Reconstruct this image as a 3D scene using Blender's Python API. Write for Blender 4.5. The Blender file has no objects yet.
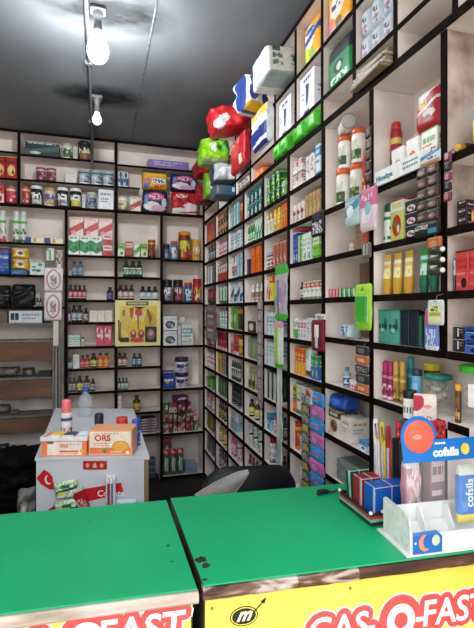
import bpy, bmesh, math, random
from mathutils import Vector, Matrix, noise as mnoise

# ------------------------------------------------------------------ camera model
F, CX, HY, CZ = 450.0, 237.0, 310.0, 1.5
PSI = math.atan(137 / 450)
CP, SP = math.cos(PSI), math.sin(PSI)
R0, U0 = 0.90, 3.98            # front planes of the right and the back shelving
C = bpy.context.scene.collection

def ray(x):
    t = (x - CX) / F
    return SP + t * CP, CP - t * SP          # (X, Y) per metre of depth
def on_right(x, R=R0):
    r, u = ray(x); s = R / r
    return u * s, s
def on_back(x, U=U0):
    r, u = ray(x); s = U / u
    return r * s, s
def zat(y, s): return CZ + (HY - y) * s / F
def at_level(x, y, z):
    s = (CZ - z) * F / (y - HY); r, u = ray(x)
    return Vector((r * s, u * s, z))

# ------------------------------------------------------------------ materials
def lin(c):
    return tuple((v / 12.92 if v <= .04045 else ((v + .055) / 1.055) ** 2.4) for v in c)
def hexc(h):
    if len(h) == 3: h = ''.join(a * 2 for a in h)
    return tuple(int(h[i:i + 2], 16) / 255 for i in (0, 2, 4))
_M = {}
def mat(h, rough=.42, metal=0.0, spec=.4):
    k = (h, rough, metal, spec)
    if k in _M: return _M[k]
    m = bpy.data.materials.new('print_' + h); m.use_nodes = True
    nt = m.node_tree; b = nt.nodes['Principled BSDF']
    c = lin(hexc(h))
    n = nt.nodes.new('ShaderNodeTexNoise'); n.inputs['Scale'].default_value = 35; n.inputs['Detail'].default_value = 3
    tc = nt.nodes.new('ShaderNodeTexCoord'); nt.links.new(tc.outputs['Object'], n.inputs['Vector'])
    rp = nt.nodes.new('ShaderNodeValToRGB')
    rp.color_ramp.elements[0].position = .3; rp.color_ramp.elements[1].position = .7
    rp.color_ramp.elements[0].color = (*[v * .86 for v in c], 1); rp.color_ramp.elements[1].color = (*[min(1, v * 1.08) for v in c], 1)
    nt.links.new(n.outputs['Fac'], rp.inputs['Fac']); nt.links.new(rp.outputs['Color'], b.inputs['Base Color'])
    b.inputs['Roughness'].default_value = rough; b.inputs['Metallic'].default_value = metal
    b.inputs['Specular IOR Level'].default_value = spec
    _M[k] = m; return m
def noisy(name, stops, scale=8, detail=6, rough=.6, stretch=(1, 1, 1), bump=0.0, spec=.3, coord='Object', dist=0):
    if name in _M: return _M[name]
    m = bpy.data.materials.new(name); m.use_nodes = True
    nt = m.node_tree; b = nt.nodes['Principled BSDF']
    tc = nt.nodes.new('ShaderNodeTexCoord'); mp = nt.nodes.new('ShaderNodeMapping'); mp.inputs['Scale'].default_value = stretch
    n = nt.nodes.new('ShaderNodeTexNoise'); n.inputs['Scale'].default_value = scale; n.inputs['Detail'].default_value = detail
    n.inputs['Distortion'].default_value = dist
    nt.links.new(tc.outputs[coord], mp.inputs['Vector']); nt.links.new(mp.outputs['Vector'], n.inputs['Vector'])
    rp = nt.nodes.new('ShaderNodeValToRGB'); cr = rp.color_ramp
    while len(cr.elements) < len(stops): cr.elements.new(.5)
    for e, (p, h) in zip(cr.elements, stops):
        e.position = p; e.color = (*lin(hexc(h)), 1)
    nt.links.new(n.outputs['Fac'], rp.inputs['Fac']); nt.links.new(rp.outputs['Color'], b.inputs['Base Color'])
    b.inputs['Roughness'].default_value = rough; b.inputs['Specular IOR Level'].default_value = spec
    if bump:
        bp = nt.nodes.new('ShaderNodeBump'); bp.inputs['Strength'].default_value = bump; bp.inputs['Distance'].default_value = .004
        nt.links.new(n.outputs['Fac'], bp.inputs['Height']); nt.links.new(bp.outputs['Normal'], b.inputs['Normal'])
    _M[name] = m; return m
def clear(name, h='eef3f3', alpha=.25, rough=.08):
    if name in _M: return _M[name]
    m = bpy.data.materials.new(name); m.use_nodes = True
    nt = m.node_tree; b = nt.nodes['Principled BSDF']
    b.inputs['Base Color'].default_value = (*lin(hexc(h)), 1); b.inputs['Roughness'].default_value = rough
    n = nt.nodes.new('ShaderNodeTexNoise'); n.inputs['Scale'].default_value = 14
    mr = nt.nodes.new('ShaderNodeMapRange'); mr.inputs['To Min'].default_value = alpha * .7; mr.inputs['To Max'].default_value = min(1, alpha * 1.3)
    nt.links.new(n.outputs['Fac'], mr.inputs['Value']); nt.links.new(mr.outputs['Result'], b.inputs['Alpha'])
    _M[name] = m; return m
def emit(name, h, s):
    m = bpy.data.materials.new(name); m.use_nodes = True
    nt = m.node_tree; b = nt.nodes['Principled BSDF']
    b.inputs['Base Color'].default_value = (.9, .9, .9, 1)
    b.inputs['Emission Color'].default_value = (*lin(hexc(h)), 1); b.inputs['Emission Strength'].default_value = s
    return m
CREAM = noisy('cream_laminate', [(.22, 'c4b6ae'), (.5, 'e6dad3'), (.75, 'f0e6e0')], 5, 6, .55)
EDGE = noisy('dark_edge', [(.3, '0b0706'), (.6, '180f0d'), (.74, '281a16'), (.84, '665850')], 26, 8, .75, spec=.05)
BACKP = noisy('back_board', [(.22, 'c6b9b1'), (.5, 'e6dbd4'), (.75, 'f0e7e2')], 4, 6, .6)
PLAST = noisy('rough_board', [(.3, '8d7a70'), (.5, 'bba89d'), (.7, 'cfc0b7')], 11, 9, .8, bump=.3)
CARD = noisy('cardboard', [(.3, '7d6350'), (.7, '9c8069')], 9, 5, .8)
CLEARP = clear('clear_plastic', 'e9eeee', .13, .04)
CLEARB = clear('clear_film', 'f2f4f6', .4, .15)

# ------------------------------------------------------------------ mesh builder
class MB:
    def __init__(s): s.v = []; s.f = []; s.m = []; s.sm = []; s.mats = []
    def mi(s, m):
        if isinstance(m, str): m = mat(m)
        if m not in s.mats: s.mats.append(m)
        return s.mats.index(m)
    def face(s, pts, m, smooth=False):
        b = len(s.v); s.v += [tuple(p) for p in pts]; s.f.append(tuple(range(b, b + len(pts)))); s.m.append(s.mi(m)); s.sm.append(smooth)
    def grid(s, P, m, closed_u=False, smooth=True, fn=None):
        # P[i][j] points; fn(i,j)->material
        nu, nv = len(P), len(P[0]); b = len(s.v)
        for row in P: s.v += [tuple(p) for p in row]
        k = s.mi(m)
        for i in range(nu if closed_u else nu - 1):
            for j in range(nv - 1):
                i2 = (i + 1) % nu
                s.f.append((b + i * nv + j, b + i2 * nv + j, b + i2 * nv + j + 1, b + i * nv + j + 1))
                s.m.append(s.mi(fn(i, j)) if fn else k); s.sm.append(smooth)
    def box(s, x0, x1, y0, y1, z0, z1, m, bev=0.0, M=None):
        if bev:
            bm = bmesh.new(); bmesh.ops.create_cube(bm, size=1)
            for v in bm.verts: v.co = Vector(((x0 + x1) / 2 + v.co.x * (x1 - x0), (y0 + y1) / 2 + v.co.y * (y1 - y0), (z0 + z1) / 2 + v.co.z * (z1 - z0)))
            bmesh.ops.bevel(bm, geom=bm.edges[:], offset=bev, segments=1, affect='EDGES')
            s.bm(bm, m, M); bm.free(); return
        p = [Vector((x, y, z)) for z in (z0, z1) for y in (y0, y1) for x in (x0, x1)]
        if M: p = [M @ q for q in p]
        b = len(s.v); s.v += [tuple(q) for q in p]; k = s.mi(m)
        for f in ((0, 2, 3, 1), (4, 5, 7, 6), (0, 1, 5, 4), (2, 6, 7, 3), (0, 4, 6, 2), (1, 3, 7, 5)):
            s.f.append(tuple(b + i for i in f)); s.m.append(k); s.sm.append(False)
    def bm(s, bm, m, M=None, smooth=False):
        b = len(s.v); k = s.mi(m)
        for i, v in enumerate(bm.verts): v.index = i; s.v.append(tuple(M @ v.co if M else v.co))
        for f in bm.faces: s.f.append(tuple(b + v.index for v in f.verts)); s.m.append(k); s.sm.append(smooth)
    def lathe(s, prof, m, n=20, cx=0, cy=0, sy=1.0, fn=None, smooth=True, caps=True):
        P = []
        for i in range(n):
            a = 2 * math.pi * i / n
            P.append([(cx + r * math.cos(a), cy + r * math.sin(a) * (sy if not callable(sy) else sy(z)), z) for r, z in prof])
        s.grid(P, m, True, smooth, fn)
        if caps:
            for idx, rev in ((0, True), (-1, False)):
                ring = [P[i][idx] for i in range(n)]
                if prof[idx][0] > 1e-5: s.face(ring[::-1] if rev else ring, fn(0, 0 if idx == 0 else len(prof) - 2) if fn else m)
    def tube(s, pts, r, m, n=8, closed_ends=True):
        pts = [Vector(p) for p in pts]; rings = []
        for i, p in enumerate(pts):
            d = (pts[min(i + 1, len(pts) - 1)] - pts[max(i - 1, 0)]).normalized()
            a = d.cross(Vector((0, 0, 1))); a = a if a.length > .05 else d.cross(Vector((1, 0, 0)))
            a.normalize(); c = d.cross(a)
            rr = r[i] if isinstance(r, (list, tuple)) else r
            rings.append([p + (a * math.cos(2 * math.pi * k / n) + c * math.sin(2 * math.pi * k / n)) * rr for k in range(n)])
        P = [[rings[i][k] for i in range(len(rings))] for k in range(n)]
        s.grid(P, m, True)
        if closed_ends: s.face(rings[0], m); s.face(rings[-1][::-1], m)
    def prism(s, poly, y0, y1, m, M=None):      # poly in (x, z), extruded along y
        a = [Vector((x, y0, z)) for x, z in poly]; c = [Vector((x, y1, z)) for x, z in poly]
        if M: a = [M @ p for p in a]; c = [M @ p for p in c]
        s.face(a, m); s.face(c[::-1], m)
        for i in range(len(a)):
            j = (i + 1) % len(a); s.face([a[i], c[i], c[j], a[j]], m)
    def xf(s, M):
        s.v = [tuple(M @ Vector(p)) for p in s.v]; return s
    def mesh(s, name):
        me = bpy.data.meshes.new(name); me.from_pydata(s.v, [], s.f)
        for m in s.mats: me.materials.append(m)
        me.polygons.foreach_set('material_index', s.m); me.polygons.foreach_set('use_smooth', s.sm)
        bm = bmesh.new(); bm.from_mesh(me); bmesh.ops.recalc_face_normals(bm, faces=bm.faces); bm.to_mesh(me); bm.free()
        me.update(); return me
    def build(s, name, parent=None, loc=None, rz=0):
        o = bpy.data.objects.new(name, s.mesh(name)); C.objects.link(o)
        if parent: o.parent = parent
        if loc is not None: o.location = loc
        if rz: o.rotation_euler = (0, 0, rz)
        return o

class Paint:
    """flat print on one face of a carton: shapes in 0..1 face coordinates, each layer a hair above the last"""
    def __init__(s, mb, o, ex, ey, n): s.mb, s.o, s.ex, s.ey, s.n, s.k = mb, Vector(o), Vector(ex), Vector(ey), Vector(n), 0.0004
    def p(s, u, v): return s.o + s.ex * u + s.ey * v + s.n * s.k
    def rect(s, u0, v0, u1, v1, m, skew=0):
        s.mb.face([s.p(u0, v0), s.p(u1, v0), s.p(u1 + skew, v1), s.p(u0 + skew, v1)], m); s.k += .00012
    def poly(s, pts, m): s.mb.face([s.p(u, v) for u, v in pts], m); s.k += .00012
    def ell(s, cu, cv, ru, rv, m, n=14, a0=0, a1=2 * math.pi):
        s.poly([(cu + ru * math.cos(a0 + (a1 - a0) * i / n), cv + rv * math.sin(a0 + (a1 - a0) * i / n)) for i in range(n)], m)
    def words(s, u0, v0, u1, v1, m, rnd, k=4):
        u = u0
        while u < u1 - .02:
            w = min(u1 - u, (u1 - u0) / k * rnd.uniform(.5, 1.2))
            s.mb.face([s.p(u, v0), s.p(u + w * .8, v0), s.p(u + w * .8, v1), s.p(u, v1)], m); u += w
        s.k += .00012

def text_mb(txt, size, m, offset=0.0, ext=.0006, shear=0.0, align='CENTER', sx=1.0):
    cu = bpy.data.curves.new('t', 'FONT'); cu.body = txt; cu.size = size; cu.offset = offset; cu.extrude = ext; cu.shear = shear
    cu.align_x = align; cu.resolution_u = 3
    o = bpy.data.objects.new('t', cu); C.objects.link(o)
    bpy.context.view_layer.update()
    me = bpy.data.meshes.new_from_object(o.evaluated_get(bpy.context.evaluated_depsgraph_get()))
    bpy.data.objects.remove(o); bpy.data.curves.remove(cu)
    mb = MB(); k = mb.mi(m); b = 0
    mb.v = [(v.co.x * sx, v.co.y, v.co.z) for v in me.vertices]
    for p in me.polygons: mb.f.append(tuple(p.vertices)); mb.m.append(k); mb.sm.append(False)
    bpy.data.meshes.remove(me); return mb
UP = Matrix(((1, 0, 0, 0), (0, 0, -1, 0), (0, 1, 0, 0), (0, 0, 0, 1)))   # text plane xy -> xz, facing -y
def letter(txt, size, m, loc, **k):
    mb = text_mb(txt, size, m, **k); mb.xf(Matrix.Translation(Vector(loc)) @ UP); return mb

# ------------------------------------------------------------------ things
def tag(o, label, cat, group=None, kind=None):
    if label: o['label'] = label
    if cat: o['category'] = cat
    if group: o['group'] = group
    if kind: o['kind'] = kind
    return o
def thing(name, label, cat, loc=(0, 0, 0), rz=0, group=None):
    o = bpy.data.objects.new(name, None); C.objects.link(o); o.empty_display_size = .05
    o.location = loc; o.rotation_euler = (0, 0, rz); return tag(o, label, cat, group)
def struct(name, mb):
    o = mb.build(name); o['kind'] = 'structure'; return o
# ------------------------------------------------------------------ camera, light
sc = bpy.context.scene
cam = bpy.data.cameras.new('camera'); co = bpy.data.objects.new('camera', cam); C.objects.link(co)
cam.sensor_fit = 'VERTICAL'; cam.sensor_height = 36; cam.lens = F / 628 * 36; cam.shift_y = -(314 - HY) / 628
cam.clip_start = .02
co.location = (0, 0, CZ); co.rotation_euler = (math.pi / 2, 0, -PSI); sc.camera = co
sc.view_settings.view_transform = 'Standard'; sc.view_settings.look = 'None'; sc.view_settings.gamma = 1
sc.view_settings.use_curve_mapping = False; sc.view_settings.exposure = 0.80
sc.cycles.use_denoising = True
w = bpy.data.worlds.new('day'); sc.world = w; w.use_nodes = True
nt = w.node_tree; bg = nt.nodes['Background']
tc = nt.nodes.new('ShaderNodeTexCoord'); sx = nt.nodes.new('ShaderNodeSeparateXYZ'); rp = nt.nodes.new('ShaderNodeValToRGB')
nt.links.new(tc.outputs['Generated'], sx.inputs[0]); nt.links.new(sx.outputs['Z'], rp.inputs['Fac'])
rp.color_ramp.elements[0].position = .0; rp.color_ramp.elements[0].color = (.55, .53, .5, 1)
rp.color_ramp.elements[1].position = .45; rp.color_ramp.elements[1].color = (.93, .97, 1, 1)
nt.links.new(rp.outputs['Color'], bg.inputs['Color']); bg.inputs['Strength'].default_value = 1.8

# ------------------------------------------------------------------ room shell
CEIL = 1.5 + 1.45
WALLC = noisy('wall_paint', [(.3, '8f847e'), (.6, 'b3a7a0'), (.8, 'c4b9b2')], 3, 7, .8)
CEILM = noisy('ceiling_paint', [(.3, '5c5f62'), (.55, '707376'), (.75, '7e8184')], 2.2, 7, .55, stretch=(1, .5, 1), bump=.15)
m = MB(); m.box(-2.0, 1.12, .25, 4.27, -.06, 0, noisy('floor_stone', [(.3, '1f1c1a'), (.7, '37322e')], 6, 6, .6)); struct('floor', m)
m = MB(); m.box(-2.0, 1.12, .35, 4.27, CEIL, CEIL + .06, CEILM); struct('ceiling', m)
m = MB(); m.box(-2.0, 1.12, 4.20, 4.27, 0, CEIL, WALLC); struct('wall_back', m)
m = MB(); m.box(1.075, 1.12, .35, 4.20, 0, CEIL, WALLC); struct('wall_right', m)
m = MB(); m.box(-2.0, -1.95, .35, 4.20, 0, CEIL, WALLC); struct('wall_left', m)
# soot smudges on the ceiling round the two lamp holders
def fbm_blob(name, cx, cy, rx, ry, dark):
    mt = bpy.data.materials.new('soot'); mt.use_nodes = True; n = mt.node_tree; b = n.nodes['Principled BSDF']
    b.inputs['Base Color'].default_value = (*lin(hexc(dark)), 1); b.inputs['Roughness'].default_value = .9
    t = n.nodes.new('ShaderNodeTexCoord'); g = n.nodes.new('ShaderNodeTexGradient'); g.gradient_type = 'SPHERICAL'
    nz = n.nodes.new('ShaderNodeTexNoise'); nz.inputs['Scale'].default_value = 3
    mp = n.nodes.new('ShaderNodeMapping'); mp.inputs['Scale'].default_value = (1 / rx, 1 / ry, 1)
    n.links.new(t.outputs['Object'], mp.inputs['Vector']); n.links.new(mp.outputs['Vector'], g.inputs['Vector'])
    n.links.new(mp.outputs['Vector'], nz.inputs['Vector'])
    mu = n.nodes.new('ShaderNodeMath'); mu.operation = 'MULTIPLY'; n.links.new(g.outputs['Fac'], mu.inputs[0]); n.links.new(nz.outputs['Fac'], mu.inputs[1])
    mr = n.nodes.new('ShaderNodeMapRange'); mr.inputs['From Max'].default_value = .38; mr.inputs['To Max'].default_value = .93
    n.links.new(mu.outputs[0], mr.inputs['Value']); n.links.new(mr.outputs['Result'], b.inputs['Alpha'])
    q = MB(); q.lathe([(.001, 0), (1, 0)], mt, 24, sy=1, caps=False)
    q.v = [(x * rx, y * ry, 0) for x, y, z in q.v]
    o = q.build(name, loc=(cx, cy, CEIL - .0015)); o['kind'] = 'structure'
b1 = at_level(98, 8, CEIL); b2 = at_level(97, 96, CEIL)
fbm_blob('soot_smudge_1', b1.x + .04, b1.y + .01, .36, .19, '131415'); fbm_blob('soot_smudge_2', b2.x + .02, b2.y, .34, .19, '131415')
# ceiling board seam
m = MB()
for x, y in ((157, 0),):
    a = at_level(157, 0, CEIL); m.box(a.x - .004, a.x + .004, a.y - .9, 4.19, CEIL - .003, CEIL, noisy('seam', [(.4, '55585b'), (.7, '7c7f82')], 30, 6, .8, bump=.4))
struct('trim_3', m)

# ------------------------------------------------------------------ lamps
conduit = MB(); a = at_level(86, 0, CEIL)
conduit.tube([(a.x, a.y - 1.0, CEIL - .012), (a.x, U0 - .03, CEIL - .012), (a.x, U0 - .02, CEIL - .05), (a.x, U0 - .02, 2.68)], .011, '55575a', 8)
for yy in (1.8, 2.75, 3.6): conduit.box(a.x - .022, a.x + .022, yy - .012, yy + .012, CEIL - .028, CEIL - .001, '6a6c6f', .002)
tag(conduit.build('electric_conduit'), 'grey electric conduit pipe running along the ceiling', 'pipe')
def lamp(label, p, D, H, em, hw):
    t = thing('ceiling_bulb', label, 'light bulb', (p.x, p.y, CEIL), group='ceiling bulbs in holders')
    q = MB(); q.box(-hw * 1.15, hw * 1.15, -hw, hw, -.022, -.002, '77787a', .005); q.lathe([(hw * .75, -.045), (hw * .9, -.02)], '6a6b6d', 16); q.build('mounting_block', t)
    q = MB(); q.lathe([(.019, -.115), (.021, -.09), (.017, -.085), (.017, -.06), (.022, -.045)], '6f7072', 14); q.build('bulb_holder', t)
    q = MB(); z0 = -.105
    pr = [(.0005, z0 - H)] + [(D / 2 * math.sin(math.pi * k / 12), z0 - H * .62 - H * .38 * math.cos(math.pi * k / 12)) for k in range(1, 8)]
    pr += [(D / 2 * .80, z0 - H * .40), (D / 2 * .55, z0 - H * .22), (.017, z0 - .008), (.016, z0)]
    q.lathe(pr, em, 24); q.build('bulb', t); return t
lamp('large lit bulb glowing white on the ceiling, nearer of two', b1, .098, .160, emit('lit_bulb', 'f4faff', 220), .03)
lamp('small lit bulb further back on the dark ceiling', b2, .062, .09, emit('dim_bulb', 'eaf0ff', 2.0), .03)

# ------------------------------------------------------------------ shelving
def edge_board(q, x0, x1, y0, y1, z0, z1, side, m=CREAM):
    """cream board whose front edge (side: 'x-' or 'y-') carries a dark strip"""
    q.box(x0, x1, y0, y1, z0, z1, m)
    if side == 'x-': q.box(x0 - .004, x0, y0, y1, z0 - .001, z1 + .001, EDGE)
    else: q.box(x0, x1, y0 - .004, y0, z0 - .001, z1 + .001, EDGE)
T = .020
RD = .165                                     # depth of the right shelving
RU = [3.958, 3.554, 3.182, 2.799, 2.431, 2.067, 1.703, 1.353, 1.01, .66]
TU = [3.958, 3.45, 2.986, 2.66, 2.248, 1.983, 1.714, 1.463, 1.221, .97, .66]
RZ = [.585, .42, .225, .048, -.14, -.31, -.5, -.68, -.86, -1.05, -1.25, -1.46]
RZN = [.415, .22, .05, -.112, -.303, -.51, -.68, -.95, -1.2, -1.46]
L2, TA, TB, TT = .785, .897, 1.118, 1.365
rs = thing('shelving', 'tall cream shelving with dark edges covering the right wall', 'shelving', (R0, 2, 0))
def rpart(name, q): q.xf(Matrix.Translation((-R0, -2, 0))); return q.build(name, rs)
for i, u in enumerate(RU):
    q = MB(); hw = .014
    if u < 1.5: hw = .011
    edge_board(q, R0, R0 + RD, u - hw, u + hw, .001 if u > 1.4 else .905 if u > 1.2 or u < .9 else CZ - .131, CZ + L2 - .0255, 'x-', PLAST if abs(u - 1.01) < .01 else CREAM); rpart('upright', q)
for i, u in enumerate(TU):
    q = MB(); edge_board(q, R0, R0 + RD, u - .009, u + .009, CZ + L2 + .001, CZ + TT - T - .001, 'x-'); rpart('upright', q)
for z, t in ((L2, .024), (TA, .014), (TB, .014), (TT, .02)):
    q = MB()
    if z in (L2, TT): edge_board(q, R0 - .006, R0 + RD, .646, 3.97, CZ + z - t, CZ + z, 'x-'); rpart('shelf', q)
    else:
        for k in range(len(TU) - 1):
            q = MB(); edge_board(q, R0 + .001, R0 + RD, TU[k + 1] + .0095, TU[k] - .0095, CZ + z - t, CZ + z, 'x-'); rpart('shelf', q)
for k in range(9):
    for z in (RZ if k < 6 else RZN if k == 6 else RZN[:5] if k == 7 else RZN[:5]):
        q = MB(); edge_board(q, R0 + .001, R0 + RD, .925 if (k == 8 and z < -.25) else RU[k + 1] + .0145, RU[k] - .0145, CZ + z - T, CZ + z, 'x-'); rpart('shelf', q)
q = MB(); q.box(R0 + RD, R0 + RD + .009, 1.44, 3.97, .001, CZ + TT, BACKP); q.box(R0 + RD, R0 + RD + .009, .646, 1.44, .905, CZ + TT, BACKP); rpart('back_panel', q)
q = MB(); edge_board(q, R0, R0 + RD, .999, 1.021, .905, CZ + RZN[4] - T - .001, 'x-'); rpart('upright', q)

q = MB(); q.box(R0 + RD - .004, R0 + RD - .0002, 1.37, 1.686, CZ + RZN[3] + .002, CZ + RZN[2] - .022, CARD); q.box(R0 + RD - .004, R0 + RD - .0002, 1.37, 1.686, CZ + RZN[2] + .002, CZ + RZN[1] - .022, CARD); q.box(R0 + RD - .004, R0 + RD - .0002, 1.37, 1.60, CZ + RZN[1] + .002, CZ + RZN[0] - .022, CARD); rpart('brown_back_lining', q)
BD = .20
BX = [-.268, .131, .517, R0]
bs = thing('shelving', 'cream shelving with dark edges along the back wall', 'shelving', (0, U0, 0))
def bpart(name, q): q.xf(Matrix.Translation((0, -U0, 0))); return q.build(name, bs)
BZ = [.46, .285, .085, -.102, -.305, -.49, -.688, -.885, -1.08]
RAIL = .855
for x in BX:
    q = MB(); edge_board(q, x - .012, x + .012, U0, U0 + BD, .001, CZ + RAIL - .026, 'y-'); bpart('upright', q)
for x in (-1.9, -1.27, -.624, .131, R0):
    q = MB(); edge_board(q, x - .012, x + .012, U0, U0 + BD, CZ + RAIL + .001, CEIL - .022, 'y-'); bpart('upright', q)
q = MB(); edge_board(q, -1.912, R0 + .012, U0, U0 + BD, CEIL - .02, CEIL - .001, 'y-'); bpart('shelf', q)
q = MB(); edge_board(q, -1.912, R0 + .012, U0, U0 + BD, CZ + RAIL - .025, CZ + RAIL, 'y-'); bpart('shelf', q)
for c0, c1, zs in ((-1.9, -1.27, (1.26, 1.056)), (-1.27, -.624, (1.27, 1.056)), (-.624, .131, (1.26, 1.058)), (.131, R0, (1.248,))):
    for z in zs:
        q = MB(); edge_board(q, c0 + .0125, c1 - .0125, U0 + .001, U0 + BD, CZ + z - .016, CZ + z, 'y-'); bpart('shelf', q)
q = MB(); edge_board(q, .1435, .33, U0 + .001, U0 + BD, CZ + 1.058 - .012, CZ + 1.058, 'y-'); bpart('shelf', q)
for k in range(3):
    for z in (BZ if k < 2 else [.447, .070, -.315, -.697, -1.092, -1.47]):
        q = MB(); edge_board(q, BX[k] + .0125, BX[k + 1] - .0125, U0 + .001, U0 + BD, CZ + z - T, CZ + z, 'y-'); bpart('shelf', q)
q = MB(); q.box(-1.912, R0 + .012, U0 + BD, U0 + BD + .008, .001, CEIL - .001, BACKP); bpart('back_panel', q)
# left cabinet under the rail: grey shelves with wide brown front boards
ls = thing('left_cabinet', 'worn cabinet with brown front boards at the left of the back wall', 'cabinet', (-.9, U0, 0))
GREY = noisy('grey_shelf', [(.3, '66615c'), (.7, '8f8983')], 7, 6, .7)
BROWN = noisy('brown_board', [(.3, '5f4433'), (.6, '7c5b45'), (.8, '8b6a53')], 3, 7, .6, stretch=(1, 1, 5))
def lpart(name, q): q.xf(Matrix.Translation((.9, -U0, 0))); return q.build(name, ls)
LX0, LX1 = -1.9, -.282
for z in (.545, .285, .025):
    q = MB(); edge_board(q, LX0, LX1, U0, U0 + BD - .001, CZ + z - .018, CZ + z, 'y-'); lpart('shelf', q)
for z in (-.105, -.245, -.548, -.852, -1.18):
    q = MB(); q.box(LX0, LX1 - .06, U0 + .0, U0 + BD - .001, CZ + z - .016, CZ + z, GREY); lpart('shelf', q)
for z0, z1 in ((-.414, -.262), (-.712, -.566), (-.985, -.870)):
    q = MB(); q.box(LX0, LX1 - .065, U0 - .012, U0 - .001, CZ + z0, CZ + z1 - .002, BROWN, .002); lpart('front_board', q)
q = MB(); q.box(LX1 - .056, LX1 - .002, U0 - .01, U0 + BD - .002, .002, CZ + .005, GREY); lpart('upright', q)

# ------------------------------------------------------------------ shop counters
EDGEW = noisy('worn_wood_edge', [(.33, '43281d'), (.42, '7a5a4a'), (.48, 'b3a499'), (.7, 'd8d0ca')], 13, 9, .6, stretch=(.5, .5, 3), bump=.3, coord='Object', dist=1.0)
EDGEW2 = noisy('pale_wood_edge', [(.3, '9c8878'), (.5, 'c0b0a3'), (.75, 'ddd3ca')], 13, 9, .6, stretch=(.5, .5, 3), bump=.3)
EDGEB = noisy('brown_wood_edge', [(.36, '3c221a'), (.6, '63402f'), (.72, '8b6f60'), (.85, 'b9aca2')], 14, 9, .6, stretch=(.4, .4, 3), bump=.3, dist=.8)
EDGEM = noisy('half_worn_edge', [(.36, '40241a'), (.5, '6d4a3a'), (.57, 'a89688'), (.7, 'cfc4bb')], 13, 9, .6, stretch=(.5, .5, 3), bump=.3, dist=1.0)
GREEN = noisy('green_laminate', [(.25, '0d9a62'), (.6, '10ab6e'), (.85, '1ab678')], 3, 8, .33, spec=.35)
YEL = noisy('yellow_panel', [(.3, 'eedb50'), (.7, 'f3e263')], 4, 5, .5)
ANG = math.atan2(.892 - .986, .883 + .189)
EX = Vector((math.cos(ANG), math.sin(ANG), 0)); EYV = Vector((-math.sin(ANG), math.cos(ANG), 0))
A0 = Vector((.207, .956, .9))                 # seam, front end, top of the counters
SH = Matrix(((1, math.tan(ANG), 0, 0), (0, 1, 0, 0), (0, 0, 1, 0), (0, 0, 0, 1)))   # the seam and the ends run square to the shop, not to the counter's front
def counter(label, x0, x1, edges, dz=0, cut=0):
    t = thing('shop_counter', label, 'counter', (A0.x, A0.y, 0), ANG, 'green shop counters')
    D = .470; z = .9 + dz
    q = MB()
    zt = z; th = .004
    q.box(x0, x1, 0, D, zt - th, zt, GREEN); q.xf(SH).build('worktop', t)
    for (e0, e1, em) in edges:
        q = MB(); n = 24
        # front edge strip with a slightly nibbled lower rim
        P = []
        for i in range(n + 1):
            x = e0 + (e1 - e0) * i / n; k = .0025 * mnoise.noise(Vector((x * 40, 1.7, e0)))
            P.append([(x, .004, zt - .005), (x, -.004, zt - .0055), (x, -.009, zt - .012), (x, -.009, zt - .025), (x, -.005, zt - .031 + k), (x, .012, zt - .031 + k), (x, .012, zt - .005)])
        q.grid(P, em, smooth=False); q.face(P[0], em); q.face(P[-1][::-1], em); q.xf(SH).build('front_edge', t)
    q = MB(); q.box(x0, x1, .0125, D - .001, zt - .03, zt - th - .0005, '5a3d2e'); q.xf(SH).build('core_board', t)
    q = MB(); q.box(x0 + .006, x1 - .012, .014, .022, .05, zt - .032, YEL); fp = q.build('front_panel', t)
    q = MB(); q.box(x0 + .006, x1 - .006, .0225, D - .02, .001, zt - .031, '54493f'); q.xf(SH).build('carcass', t)
    return t, fp
cl, fpl = counter('left green-topped counter with pale worn edge and yellow front', -1.9, -.006, [(-1.9, -.004, EDGEW2)], -.002)
cr, fpr = counter('right green-topped counter with dark worn edge and yellow front', .008, .86, [(.006, .22, EDGEW), (.22, .37, EDGEM), (.37, .86, EDGEB)], .003)
# chipped corner and scuffs on the right worktop
q = MB()
def scuff(px, py, rx, ry, col, sd, z=.9036):
    p = at_level(px, py, .9) - A0; x, y = p.dot(EX), p.dot(EYV); rnd = random.Random(sd)
    q.face([(x + rx * math.cos(a) * rnd.uniform(.7, 1.2), y + ry * math.sin(a) * rnd.uniform(.7, 1.2), z) for a in [k * math.pi / 6 for k in range(12)]], col)
scuff(201, 561, .014, .014, '2b1c17', 1); scuff(206, 567, .010, .012, '3a2219', 2, .9037); scuff(205, 581, .007, .004, '123c2b', 3); q.build('chipped_patch', cr)
q = MB(); scuff(168, 545, .006, .005, '19402f', 4, .8986); scuff(172, 561, .003, .004, '14503a', 5, .8986); scuff(90, 521, .004, .003, '0b5a3e', 6, .8986); q.build('scuff_mark', cl)
def panel_xz(px, py):                          # pixel -> local coordinates on the counters' front panels
    r, u = ray(px); n = EYV; o = A0 + EYV * .014; s = o.dot(n) / (Vector((r, u, 0)).dot(n))
    p = Vector((r * s, u * s, 0)) - A0
    return p.dot(EX), zat(py, s)
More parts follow.
